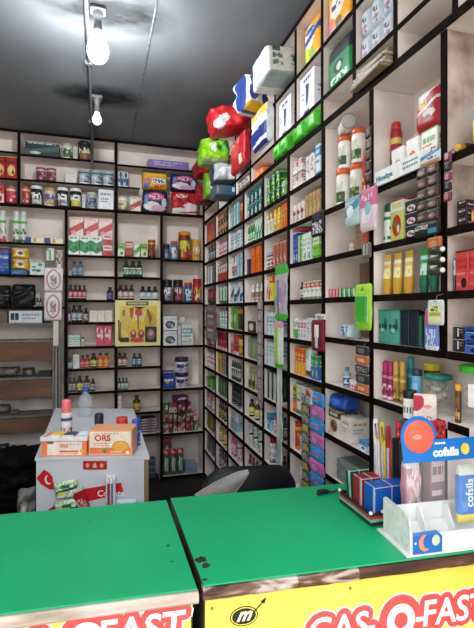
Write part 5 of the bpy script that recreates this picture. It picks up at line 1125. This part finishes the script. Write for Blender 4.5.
for k, (x0, x1, y0, c_, lb) in enumerate(((-5, 8, 444, '3c3a38', 'dark crumpled packet at left of the lowest cabinet clutter'), (8.5, 15.5, 446, '5a5552', 'grey crumpled packet in the lowest cabinet clutter'), (24.5, 38, 447, '6a5a4e', 'brownish crumpled packet in the lowest cabinet clutter'))):
    crumple_blob('packet', lb, 'packet', x0, y0, x1, 454.3, [c_, '24221f', '8a857e'], sd=7 + k, d=.08)
low_box('carton', 'pale square box amid the lowest cabinet clutter', 'box', 16, 448.5, 23.7, 455.6, '8f8a84')
# bags on the dark floor at the left
tag(k_pack(.95, .3, .46, (lambda u, v, sd: mat('100f0f', .85, 0, .1) if mnoise.noise(Vector((u * 9, v * 6, 1))) < .25 else mat('1c1b1b', .8, 0, .1)), crumple=.4, seed=4, nv=26).build('sack', loc=(-.80, 3.72, .001)), 'large black sack on the floor before the cabinet', 'sack')
tag(k_pack(.075, .08, .165, art('77746f', ('t', .1, .0, .9, .8, '5a5855', 6), ('e', .4, .5, .15, .3, 'a8a5a0')), crumple=.7, seed=9, e=3).build('plastic_bag', loc=(-.328, 2.30, .5)), 'crumpled white plastic bag beside the white display counter', 'bag')
q = MB(); q.box(-.46, -.285, 2.2, 2.38, .001, .498, '2a2523', .004); tag(q.build('crate'), 'dark box under the white plastic bag', 'box')

# ================================================================== white display counter behind the green one
DZ = .88
FL, FR, BR_, BL_ = Vector((-.256, 2.05, 0)), Vector((.178, 1.929, 0)), Vector((.18, 2.89, 0)), Vector((-.266, 3.057, 0))
WHT = noisy('white_sheet', [(.3, 'c4c6cc'), (.6, 'd6d8dd'), (.8, 'e0e2e6')], 4, 6, .4)
t = thing('display_counter', 'white display counter printed with red waves behind the green counter', 'counter', ((FL + BR_) / 2))
q = MB(); org = (FL + BR_) / 2
def quad_prism(q, c, z0, z1, m):
    lo = [p + Vector((0, 0, z0)) for p in c]; hi = [p + Vector((0, 0, z1)) for p in c]; q.face(lo[::-1], m); q.face(hi, m)
    for i in range(4): j = (i + 1) % 4; q.face([lo[i], lo[j], hi[j], hi[i]], m)
quad_prism(q, [FL, FR, BR_, BL_], .02, DZ - .012, WHT); place(q, 'body', t, org)
ov = Vector((.022, 0, 0)); f_ = Vector((0, -.006, 0))
q = MB(); quad_prism(q, [FL + f_ - ov * .2, FR + f_ + ov, BR_ + ov, BL_ - ov * .2], DZ - .011, DZ, WHT); place(q, 'top_sheet', t, org)
q = MB(); quad_prism(q, [FR + Vector((.002, 0, 0)), FR + Vector((.018, -.004, 0)), FR + Vector((.018, .03, 0)), FR + Vector((.002, .03, 0))], .001, DZ - .013, '8a6f52'); place(q, 'corner_post', t, org)
PD = VPlane(FL, FR)
q = MB(); k = .0015
PD.poly(q, [(36.6, 478), (44, 469.5), (50, 473), (56, 489), (50, 489.5), (41, 484)], 'c8202c', k)
PD.ell(q, 48.5, 479.5, 3.6, 4.6, 'f0e6e6', k * 1.4); PD.ell(q, 49.8, 478.6, 3.2, 4.2, 'c8202c', k * 1.8)
place(q, 'wave_print', t, org); q = MB()
PD.poly(q, [(40, 515), (58, 503), (66, 509), (60, 519)], 'b81c2a', k)
place(q, 'wave_print', t, org); q = MB()
PD.poly(q, [(78, 490), (121, 482.5), (124, 493), (80, 503)], 'cc2230', k)
place(q, 'wave_print', t, org)
m1 = PD.text('Colgate', .036, 'f4eeee', 97.5, 496, .0028, align='LEFT', offset=.0008, ext=.0002); place(m1, 'lettering', t, org)
q = MB(); PD.rect(q, 83.5, 460.5, 107, 469, 'b81e24', .006); a = PD.p(83.5, 469, .006)
for x in (88, 95, 102): PD.ell(q, x, 465, 2, 2.2, 'e0a08a', .0065, 10)
PD.poly(q, [(93, 467), (95.3, 461.5), (97.5, 467)], 'e8c0a0', .0068); place(q, 'plaque', t, org)
# things hanging on its front
def front_pack(name, label, cat, x0, y0, x1, y1, fn, th=.012, spin=0, group=None, off=.003):
    a = PD.p((x0 + x1) / 2, y1, off + th / 2 + .004); s = 1.9; w_ = (x1 - x0) * 1.93 / F; h_ = (y1 - y0) * 1.93 / F
    o = k_pack(w_, th, h_, fn, nv=20, e=6, crumple=.1, seed=int(x0)).build(name, loc=a); o.rotation_euler = (0, spin, math.atan2(PD.d.y, PD.d.x)); return tag(o, label, cat, group)
GP = art('a8c86a', ('t', 0, 0, 1, 1, 'e8f0e4', 7), ('d', .3, .45, .2, '2c4a6a'), ('e', .5, .7, .2, .12, '2f7a3c'), ('e', .3, .3, .15, .12, 'd8e04a'), ('b', 0, .06, '5a94b8'), ('r', 0, 0, .08, 1, '5a9ac0'))
front_pack('sweet_pouch', 'green and white sweet pouch, upper of two on the display counter', 'packet', 57.5, 480, 79.5, 496.5, GP, spin=-.14, group='green sweet pouches')
front_pack('sweet_pouch', 'green and white sweet pouch, lower of two on the display counter', 'packet', 58, 499, 82, 516.5, GP, spin=-.14, group='green sweet pouches')
front_pack('toothpaste_packet', 'tilted red packet beside the green sweet pouches', 'packet', 82, 485, 93.5, 513, art('a81c2c', ('t', .1, .1, .9, .6, 'd8a0a4', 9), ('b', .84, 1, 'b8d0b4')), spin=-.38)
t = thing('toothbrush_pack', 'clear toothbrush pack with red base standing out on display counter', 'packet', PD.p(111.5, 510, .012), math.atan2(PD.d.y, PD.d.x))
k_pack(.040, .012, .150, art('d8dce2', ('r', .25, .05, .45, .8, 'c8404c'), ('r', .58, .05, .75, .85, '6a9ac8'), ('b', .88, 1, 'e8e8ea'), ('b', 0, .1, 'b82430'))).build('blister', t)
for k in (-.009, .007):
    q = MB(); q.tube([(k, -.008, .02), (k, -.009, .09), (k, -.009, .145)], [.0035, .003, .004], ['c83040', '4a7ab8'][k > 0], 6); q.box(k - .004, k + .004, -.014, -.008, .12, .145, 'f0f0f2'); q.build('toothbrush', t)
front_pack('carton', 'pale blue carton at the display counter front right', 'box', 117.5, 498, 137, 514, art('c0d4e2', ('t', .1, .3, .9, .6, '6a9ab8', 9), ('b', .85, 1, 'd8e4ec')), th=.02)
# goods on its top; boxes face along its front edge
DA = math.atan2(PD.d.y, PD.d.x); ED = PD.d; EN = -PD.n
def on_top(x, back):
    p = PD.p(x, 458, 0); r, u = ray(x); s0 = p.x / r if abs(r) > .02 else p.y / u; k = (s0 + back) / s0; return Vector((p.x * k, p.y * k, DZ + .0005))
pA = on_top(68.5, .075)
t = thing('sachet_box', 'open white and orange box of sachets on the display counter', 'box', pA, DA)
ORG = noisy('orange_print', [(.3, 'f07a48'), (.7, 'f5905e')], 5, 3, .4)
q = MB(); q.box(-.095, .095, -.055, .055, 0, .003, ORG); q.box(-.095, .095, -.055, -.052, .003, .07, ORG); q.box(-.095, .095, .052, .055, .003, .07, ORG); q.box(-.095, -.092, -.052, .052, .003, .07, ORG); q.box(.092, .095, -.052, .052, .003, .07, ORG)
P = Paint(q, (-.095, -.055, 0), (.19, 0, 0), (0, 0, .07), (0, -1, 0)); rnd = random.Random(3)
P.rect(.13, .06, .9, .86, 'f3e6da'); P.rect(.13, .74, .27, .86, '2c4a94'); P.words(.4, .68, .85, .74, 'c8aa94', rnd, 5); P.rect(.4, .22, .82, .33, 'e8683c'); P.words(.42, .12, .8, .16, 'c88a6c', rnd, 6); P.ell(.9, .3, .05, .1, 'e8b04a')
q.build('box_body', t)
q = MB(); q.box(-.099, .099, -.059, -.0555, .064, .082, 'eeeef0', .001); q.box(-.099, -.0955, -.0555, .058, .064, .082, 'eeeef0'); q.box(.0955, .099, -.0555, .058, .064, .082, 'eeeef0'); q.build('rim', t)
letter('ORS', .017, 'd8582c', (.0, -.0562, .036), offset=.0006, ext=.0002).build('lettering', t)
for k in range(9):
    o = k_pack(.052, .006, .072, art(['e8e8ec', 'd8dce4', 'c8d0dc', 'e0c23a', '3a3a40', 'e4e4e8', 'd8b83a', '44444a', 'dfe2e8'][k], ('t', .1, .2, .9, .8, ['a0a8b8', '8a94a8', '7a8aa0', '3a3630', 'd8d0b0', '9aa4b4', '4a4038', 'c8c0a0', '9aa'][k], 9)), nu=8, nv=8, crumple=.3, seed=k).build('sachet', None)
    o.location = pA + ED * (-.058 + .058 * (k % 3)) + EN * (-.026 + .030 * (k // 3)) + Vector((0, 0, .006)); o.rotation_euler = (-.22, 0, DA)
    tag(o, f"{['white', 'pale grey', 'blue-grey', 'yellow', 'black', 'cream white', 'ochre yellow', 'charcoal', 'silver'][k]} sachet standing in the open orange box", 'sachet', 'sachets in the open orange box')
pB = on_top(113.5, .08)
t = thing('medicine_carton', 'orange and white carton with orange fruit picture on display counter', 'box', pB, DA)
q = MB(); q.box(-.092, .092, -.055, .055, 0, .107, noisy('peach_print', [(.3, 'f0a274'), (.7, 'f4b48c')], 5, 3, .4), .0015)
P = Paint(q, (-.092, -.055, 0), (.184, 0, 0), (0, 0, .107), (0, -1, 0))
P.rect(.03, .30, .97, .94, 'f6ead9'); P.rect(.03, .07, .97, .31, 'ee8454'); P.ell(.74, .36, .2, .22, 'f0a03c'); P.ell(.74, .36, .15, .16, 'f6c05c')
for k in range(6): P.poly([(.74, .36), (.74 + .13 * math.cos(k * 1.047), .36 + .14 * math.sin(k * 1.047)), (.74 + .13 * math.cos(k * 1.047 + .5), .36 + .14 * math.sin(k * 1.047 + .5))], 'f4ad48')
P.words(.12, .45, .5, .5, 'dca07c', rnd, 4); P.words(.12, .37, .48, .41, 'dca07c', rnd, 5); P.words(.12, .84, .7, .88, 'c8b09c', rnd, 6); P.ell(.37, .17, .04, .08, '4a9a3c'); P.ell(.9, .12, .04, .06, 'f6ead9'); P.words(.5, .12, .8, .17, 'f6d8c4', rnd, 4)
q.build('carton_body', t); letter('ORS', .036, 'dc4428', (-.032, -.0572, .062), offset=.0011, ext=.0002).build('lettering', t)
def kit(name, label, cat, parts, p, rz=0):
    t = thing(name, label, cat, p, rz)
    for pn, mb in parts: mb.build(pn, t)
    return t
kit('spray_can', 'white air freshener can with pink cap behind the orange sachet box', 'spray can', k_spray(.050, .205, ['e9e6ea', '4a5a78', 'e8607c', '62b8d0', 'f07a80'], caph=.28), on_top(66.5, .20))
kit('bottle', 'dark navy capped bottle behind the orange fruit carton', 'bottle', k_spray(.046, .14, ['26304c', '3a4a70', '1c2440', '55658c', '20283e'], caph=.5), on_top(99, .20))
kit('jar', 'small jar with red lid behind the orange fruit carton', 'jar', k_jar(.052, .116, ['e0d4d0', 'c04a44', 'efe6e0', 'a83a38', 'd83a30'], lidh=.3), on_top(122, .22))
kit('bottle', 'small blue bottle at the right edge of the display counter', 'bottle', k_spray(.040, .12, ['3a5ab0', '8fa8dc', '2a4490', 'c4d0ec', '2a56c0'], caph=.3), on_top(136, .17))
t = thing('water_bottle', 'clear water bottle with blue cap at back of display counter', 'bottle', on_top(85.5, .74))
q = MB(); q.lathe([(.034, 0), (.038, .006), (.038, .05), (.036, .056), (.038, .062), (.038, .10), (.028, .122), (.015, .135), (.0145, .146)], clear('pet_plastic', 'd4e2ea', .28, .1), 20); q.build('bottle_body', t)
q = MB(); q.lathe([(.0165, .146), (.0165, .164), (.014, .167)], '1f58c0', 16); q.build('cap', t)

# ================================================================== chair with a net bag over it
cx_, cy_ = .592, 1.765
t = thing('chair', 'black curved-back chair behind the right green counter', 'chair', (cx_, cy_, 0))
BLK = noisy('black_vinyl', [(.3, '121214'), (.7, '1e1e21')], 12, 4, .45)
q = MB(); P = []; n = 16
for k in range(n + 1):
    a = -1 + 2 * k / n; x = .20 * a; yy = .035 * a * a; top = .868 - .012 * a - .075 * abs(a) ** 5
    P.append([(x, -.028 - yy * -1 - .035, .50), (x, -.02 + yy - .035, .62), (x, -.018 + yy - .035, top - .02), (x, yy - .035, top), (x, .018 + yy - .035, top - .02), (x, .012 + yy - .035, .62), (x, .008 + yy - .035, .50)])
q.grid(P, BLK); q.face(P[0], BLK); q.face(P[-1][::-1], BLK); q.build('backrest', t)
q = MB(); q.box(-.21, .21, .02, .42, .43, .48, BLK, .02); q.build('seat', t)
for sx_ in (-.18, .18):
    q = MB(); q.tube([(sx_, -.02, .52), (sx_, .01, .42), (sx_, -.03, .0)], .012, '2a2a2c', 8); q.build('leg', t)
    q = MB(); q.tube([(sx_, .38, .43), (sx_, .41, 0)], .012, '2a2a2c', 8); q.build('leg', t)
q = MB(); P = []
for i in range(17):
    a = i / 16; row = []
    for j in range(8):
        b = j / 7; ztop = .782 + .088 * math.sin(a * math.pi / 2); wd = .078 * math.sin(math.pi * (a * .93 + .03)) ** .7
        x = -.240 + a * .205 + .03 * b * (1 - a)
        row.append((x, -.045 - .038 * min(1, a * 1.6) - .012 * math.sin(math.pi * b) + .004 * mnoise.noise(Vector((a * 5, b * 4, 2))), ztop - b * wd))
    P.append(row)
q.grid(P, clear('net_fabric', 'cfcbc4', .5, .7))
for b in (0, 7): q.tube([P[i][b] for i in range(17)], .0028, 'a8a39a', 5)
tag(q.build('net_bag', loc=(cx_, cy_, 0)), 'whitish net bag draped over the left of the black chair', 'net bag')

# ================================================================== goods on the green counter
GZ = .9036
def gp(x, y, z=GZ): return at_level(x, y, z)
# lozenge rack
pR = gp(411.5, 557.5); RA = ANG
t = thing('lozenge_rack', 'white plastic lozenge rack with clear front and blue round-topped header', 'display rack', (pR.x, pR.y + .004, GZ), RA)
WP = noisy('white_plastic', [(.3, 'dcdedd'), (.7, 'efefee')], 8, 5, .3); MARB = noisy('scuffed_plastic', [(.3, 'b4bcb8'), (.5, 'd8dcd9'), (.7, 'e6e8e6')], 22, 8, .4, dist=1.5)
RWD, RDP, HB = .235, .078, .098
q = MB(); q.box(-.012, RWD, -.004, RDP + .012, 0, .004, WP); q.box(-.012, .03, RDP + .0121, .138, 0, .004, WP); q.build('base_plate', t)
def side_poly(): return [(0, .0045), (RDP, .0045), (RDP, HB - .012), (RDP - .014, HB), (.03, HB - .002), (.006, HB - .012), (0, .05)]
M = Matrix(((0, 1, 0, 0), (1, 0, 0, 0), (0, 0, 1, 0), (0, 0, 0, 1)))     # profile (depth, z) -> (x thickness)
for x0, m_ in ((0, MARB), (RWD - .004, WP)):
    pl_ = side_poly() if x0 else [(0, .0045), (.125, .0045), (.125, HB - .006), (.115, HB), (.03, HB - .002), (.006, HB - .012), (0, .05)]
    q = MB(); q.prism(pl_, x0, x0 + .004, m_, M); q.build('side_panel', t)
for x0 in (.062, .140):
    q = MB(); q.prism([(.018, .0045), (.068, .0045), (.068, HB - .01), (.055, HB - .006), (.03, HB - .05)], x0, x0 + .004, WP, M); q.build('divider', t)
q = MB(); q.box(.0045, RWD - .0045, 0.001, .004, .0045, .05, WP); q.build('front_lip', t)
q = MB(); q.box(.0045, RWD - .0045, .070, .073, .0045, HB - .004, WP); q.build('back_panel', t)
q = MB(); q.prism([(.018, .0045), (.0675, .0045), (.0675, .05), (.045, .03)], .0045, RWD - .0045, WP, M); q.build('pocket_floor', t)
q = MB(); q.box(-.004, RWD, -.003, -.0015, .05, .238, clear('thin_clear_panel', 'f0f4f4', .05, .03)); q.build('clear_panel', t)
BLU = noisy('header_blue', [(.3, '0f62b4'), (.7, '1a76c8')], 4, 3, .3)
hz0, hz1, ccx, ccz, cr_ = .228, .281, .036, .290, .048
q = MB(); pts = [(-.008, hz0), (RWD, hz0), (RWD, hz1), (ccx + .035, hz1)] + [(ccx + cr_ * math.cos(a), ccz + cr_ * 1.05 * math.sin(a)) for a in [(-.1 + k / 16 * 3.34) for k in range(17)]] + [(-.010, ccz - .02)]
q.prism(pts, -.0055, -.0035, BLU); hd = q.build('header', t)
q = MB(); q.lathe([(.001, .006), (.022, .0055), (.037, .003), (.040, 0)], noisy('coral_disc', [(.3, 'ee5a44'), (.7, 'f4705a')], 5, 3, .3), 28); q.xf(Matrix.Translation((ccx + .001, -.0057, ccz)) @ Matrix.Rotation(math.pi / 2, 4, 'X')); q.build('coral_badge', hd)
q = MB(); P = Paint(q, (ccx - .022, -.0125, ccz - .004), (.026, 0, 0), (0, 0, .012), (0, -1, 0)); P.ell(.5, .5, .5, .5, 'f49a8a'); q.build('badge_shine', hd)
letter('cofsils', .029, 'f4f6f8', (.108, -.0058, .240), offset=.0012, ext=.0003).build('lettering', hd)
q = MB(); P = Paint(q, (.078, -.0057, .269), (.03, 0, 0), (0, 0, .005), (0, -1, 0)); P.words(0, 0, 1, 1, 'dfe8f0', rnd, 3); q.build('header_print', hd); q = MB(); P = Paint(q, (.150, -.0057, .236), (.024, 0, 0), (0, 0, .032), (0, -1, 0)); P.ell(.5, .55, .5, .45, 'e0c84a', 18); q.build('header_print', hd)
q = MB(); P = Paint(q, (.006, -.0012, .003), (.08, 0, 0), (0, 0, .056), (0, -1, 0))
P.poly([(0, 0), (1, 0), (1, .72), (.78, 1), (0, .96)], '1c64b0'); P.ell(.4, .48, .2, .36, 'f08a64', 20); P.ell(.5, .52, .16, .3, '1c64b0', 20); P.ell(.78, .55, .14, .24, 'b8d4c8', 16); P.ell(.78, .55, .08, .14, 'd8d8a0', 14); P.ell(.08, .5, .03, .06, 'dfe8f0', 8)
q.build('sticker', t)
o = k_pack(.052, .022, .15, art('2a78d0', ('e', .3, .3, .2, .1, '4a94e0'), ('b', 0, .16, 'e8d84a'), ('b', .86, 1, 'd8e0d0')), e=6).build('lozenge_pack'); o.location = Vector((pR.x, pR.y + .004, GZ)) + EX * .178 + EYV * .030 + Vector((0, 0, .052)); o.rotation_euler = (0, 0, RA)
tag(o, 'tall blue lozenge pack standing in the white rack', 'packet')
mb = text_mb('cofsils', .030, 'eef4f8', offset=.0006, ext=.0002); mb.xf(Matrix.Translation((.011, -.0119, .08)) @ Matrix.Rotation(-math.pi / 2, 4, 'Y') @ UP); mb.build('lettering', o)
LEAN = Matrix(((1, 0, -.06, 0), (0, 1, 0, 0), (0, 0, 1, 0), (0, 0, 0, 1)))     # the header sags to the left
for o in [hd] + list(hd.children) + [c for c in t.children if c.name.startswith('clear_panel')]: o.data.transform(LEAN); o.data.update()
# card tray with coloured cartons
tz = GZ + .0005
t = thing('card_tray', 'striped card tray holding green, red and blue cartons on counter', 'tray', (.78, 1.16, tz))
HX = .068
q = MB(); q.box(-HX, HX, -.085, .085, 0, .003, '2c3a34'); q.build('tray_floor', t)
def stripes(q, x0, x1, y0, y1):
    for k, c_ in enumerate(('24302c', '7fae98', 'b83a48', '2a2026')): q.box(x0, x1, y0, y1, .003 + k * .008, .011 + k * .008, c_)
for nm, a in (('tray_wall', (-HX, HX, -.085, -.081)), ('tray_wall', (-HX, HX, .081, .085)), ('tray_wall', (-HX, -HX + .004, -.081, .081)), ('tray_wall', (HX - .004, HX, -.081, .081))):
    q = MB(); stripes(q, *a); q.build(nm, t)
for x, y in ((-HX, -.084), (-HX, .084), (-.03, -.084)):
    q = MB(); b_ = bmesh.new(); bmesh.ops.create_icosphere(b_, subdivisions=1, radius=.006); q.bm(b_, 'e8e4de', Matrix.Translation((x, y, .037))); b_.free(); q.build('tape_patch', t)
def ribboned(name, label, r0, r1, u0, u1, h, col, dark, rx=0):
    t = thing(name, label, 'box', ((r0 + r1) / 2, (u0 + u1) / 2, tz + .0035)); w_, d_ = r1 - r0, u1 - u0
    q = MB(); q.box(-w_ / 2, w_ / 2, -d_ / 2, d_ / 2, 0, h, noisy('carton_' + col, [(.3, dark), (.7, col)], 7, 4, .4), .002); q.build('carton_body', t)
    q = MB()
    for x in (-w_ / 2 + .001, 0.0): q.box(x, x + .0022, -d_ / 2 - .0008, -d_ / 2 - .0001, 0, h + .0006, 'c4ccd8'); q.box(x, x + .0022, -d_ / 2, d_ / 2, h + .0001, h + .0008, 'c4ccd8')
    q.box(-w_ / 2 - .0008, -w_ / 2 - .0001, -d_ / 2 + .001, -d_ / 2 + .003, 0, h, 'c4ccd8'); q.box(-w_ / 2, w_ / 2, -d_ / 2 - .0008, -d_ / 2, h - .003, h - .001, 'c4ccd8'); q.build('white_edging', t)
    t.rotation_euler = (rx, 0, 0); return t
ribboned('carton', 'bright blue carton with white edging in the striped tray', .728, .842, 1.085, 1.135, .098, '1c64c4', '0f4a9c')
ribboned('carton', 'dark red carton with white edging behind the blue carton', .722, .79, 1.142, 1.185, .103, 'a02c30', '7c1e24')
ribboned('carton', 'dark green carton with white edging leaning in the striped tray', .720, .79, 1.192, 1.212, .105, '0f5a34', '0a3f26', rx=-.12)
for k, (x, col, lb) in enumerate(((.800, 'e4d2d0', 'white and violet toothbrush pack leaning in the tray'), (.817, 'd8b83a', 'yellow toothbrush pack leaning in the tray'), (.834, 'b8303c', 'red toothbrush pack leaning beside the lozenge header'))):
    t = thing('toothbrush_pack', lb, 'toothbrush', (x, 1.165, tz + .004), 0, 'toothbrush packs in the card tray')
    k_pack(.015, .012, .265 - .012 * k, art('c8c4c8', ('b', .72, 1, col), ('t', .1, .76, .9, .95, '3a3440', 9), ('r', .3, .05, .6, .68, '55505a'), ('b', 0, .1, col)), nv=22).build('blister', t)
    q = MB(); q.tube([(0, -.0085, .02), (0, -.0085, .14), (.001, -.0085, .2)], [.004, .003, .004], col, 6); q.build('toothbrush', t)
    t.rotation_euler = (-.03, -.03 + .02 * k, 0)
# clear candy jars, one on another, at the wall end
def candy_jar(label, x, y, z, D, h, lid, fill, group, lab=None):
    t = thing('candy_jar', label, 'jar', (x, y, z), 0, group); r = D / 2
    q = MB(); q.lathe([(r * .9, 0), (r, .008), (r, h * .3), (r * .97, h * .32), (r, h * .34), (r, h * .72), (r * .9, h * .82), (r * .78, h * .86), (r * .78, h * .88)], CLEARP, 26); q.build('jar_body', t)
    q = MB(); q.lathe([(r * .82, h * .88), (r * .86, h * .885), (r * .86, h * .985), (r * .8, h)], mat(lid, .35), 26); q.build('lid', t)
    rnd = random.Random(int(x * 1000)); q = MB()
    for k in range(26):
        a = rnd.uniform(0, 6.28); rr = r * .62 * rnd.random() ** .5; zz = .012 + h * .6 * rnd.random()
        bm_ = bmesh.new(); bmesh.ops.create_icosphere(bm_, subdivisions=1, radius=r * .27)
        q.bm(bm_, fill[k % len(fill)], Matrix.Translation((rr * math.cos(a), rr * math.sin(a), zz + r * .2)) @ Matrix.Diagonal((1, 1, .7, 1))); bm_.free()
    o = q.build('candies', t); o['kind'] = 'stuff'
    if lab:
        q = MB(); P = []
        for i in range(9):
            a = math.radians(200 + i * 11); P.append([(r * 1.012 * math.cos(a), r * 1.012 * math.sin(a), h * zz) for zz in (.3, .4, .5, .6, .7)])
        q.grid(P, lab, fn=lambda i, j: mat('c8c0c4') if (j == 2 and 2 < i < 6) else mat(lab)); q.build('label_band', t)
    return t
zb = .9045; JZ = CZ + RZN[4] + .0006
candy_jar('clear candy jar with teal lid on the shelf above the lozenge rack', .958, 1.10, JZ, .092, .112, '1f7a74', ['8f8a84', 'a8a49c', '6f6a66', 'b8b0a4'], 'clear candy jars')
candy_jar('clear candy jar with bright green lid in the nearest bay', .985, .982, JZ, .108, .152, '3fc02c', ['a89080', 'b8a498', 'c8b8b0'], 'clear candy jars', 'e4dcdc')
candy_jar('clear jar of pink sweets on the counter under the shelf', .975, 1.11, zb, .10, .19, '8a8f94', ['c88a9a', 'd8c0b8', 'b87a8a'], 'clear candy jars')
def plain_box(name, label, cat, r0, r1, u0, u1, z0, h, cols, style, sd):
    q = k_carton(r1 - r0, u1 - u0, h, cols, style, sd); return tag(q.build(name, loc=((r0 + r1) / 2, (u0 + u1) / 2, z0)), label, cat)
plain_box('carton', 'tall brownish carton under the barcode-labelled jar', 'box', .855, .893, 1.10, 1.14, zb, .272, ['5a4a48', '8a7470', '3a3230', 'c8b8b0'], 'std', 3)
kit('jar', 'dark jar with white barcode label above the lozenge header', 'jar', [('jar_body', (lambda q: (q.lathe([(.017, 0), (.019, .004), (.019, .066), (.017, .07)], '23201f', 20), q)[1])(MB())), ('lid', (lambda q: (q.lathe([(.0195, .07), (.0195, .084), (.018, .087)], '17171a', 20), q)[1])(MB())),
    ('label_band', (lambda q: (q.grid([[(.0194 * math.cos(a), .0194 * math.sin(a), z) for z in (.006, .022, .04, .052, .064)] for a in [2 * math.pi * k / 30 for k in range(30)]], 'e4e2dc', True, True, fn=lambda i, j: mat('2c2a2a') if j == 1 and i % 2 else mat('e4e2dc')), q)[1])(MB()))], (.874, 1.12, zb + .2725))
plain_box('carton', 'dark carton under the red pouch beside the toothbrushes', 'box', .855, .893, 1.145, 1.18, zb, .205, ['2a2426', '5a4a50', '8a7a80', 'c8b8b0'], 'std', 4)
plain_box('carton', 'grey-mauve carton under the pink face pack', 'box', .850, .893, 1.034, 1.074, zb, .272, ['6a5a60', '9a8488', '453a3e', 'c8b8b8'], 'half', 5)
plain_box('carton', 'mauve carton under the pair of red spotted pouches', 'box', .845, .893, 1.0, 1.03, zb, .243, ['8a6a72', 'c8b0b4', '5a444c', 'e0d0d4'], 'std', 5)
SPK = art('c02434', ('e', .3, .6, .09, .09, '2a1a18'), ('e', .65, .7, .09, .09, '2a1a18'), ('e', .5, .35, .09, .09, '2a1a18'), ('e', .75, .4, .07, .07, 'd8a04a'), ('e', .2, .3, .07, .07, 'd8a04a'))
for k, (x, y, z, lb) in enumerate(((.857, 1.015, zb + .2435, 'red spotted pouch above the lozenge header word, left of a pair'), (.887, 1.014, zb + .2435, 'red spotted pouch above the lozenge header word, right of a pair'), (.873, 1.162, zb + .2055, 'red spotted pouch standing beside the toothbrush packs'))):
    o = tag(k_pack(.030, .022, .052, SPK, e=2.6, nv=24).build('spotted_pouch', loc=(x, y, z)), lb, 'packet', 'red spotted pouches'); o.rotation_euler = (0, 0, -.5)
o = tag(k_pack(.060, .010, .088, art('e4d4cc', ('e', .1, .75, .35, .3, 'b82c44'), ('t', .3, .15, .8, .3, 'b89a94', 9), ('e', .6, .6, .2, .06, 'd89a94'), ('b', .94, 1, 'd8c0b8')), e=7, nv=24).build('face_pack', loc=(.872, 1.054, zb + .2725)), 'pink and white face pack standing before the teal-lidded jar', 'packet'); o.rotation_euler = (0, 0, -.62)
o = tag(k_pack(.046, .035, .19, art('c8909c', ('t', .05, .05, .95, .95, 'e4d4d4', 8), ('e', .5, .3, .3, .12, 'a8404c'), ('b', .9, 1, 'd8d0d0')), crumple=.3, nv=24).build('sweet_packet', loc=(.812, 1.038, zb)), 'pinkish packet of sweets standing behind the clear rack panel', 'packet')
# key clip with a short cable
pK = gp(324, 493.5)
t = thing('cable_clip', 'black clip with short cable lying on the right green counter', 'clip', pK)
q = MB(); q.box(-.022, .016, -.010, .012, 0, .012, '151517', .004); q.box(-.03, -.018, -.014, -.002, 0, .010, '1d1d20', .003); q.build('clip', t)
q = MB(); q.tube([(.012, 0, .007), (.03, -.006, .004), (.05, .004, .004), (.068, -.004, .004)], .003, '3a3a3c', 6); q.build('cable', t)
finish_labels()
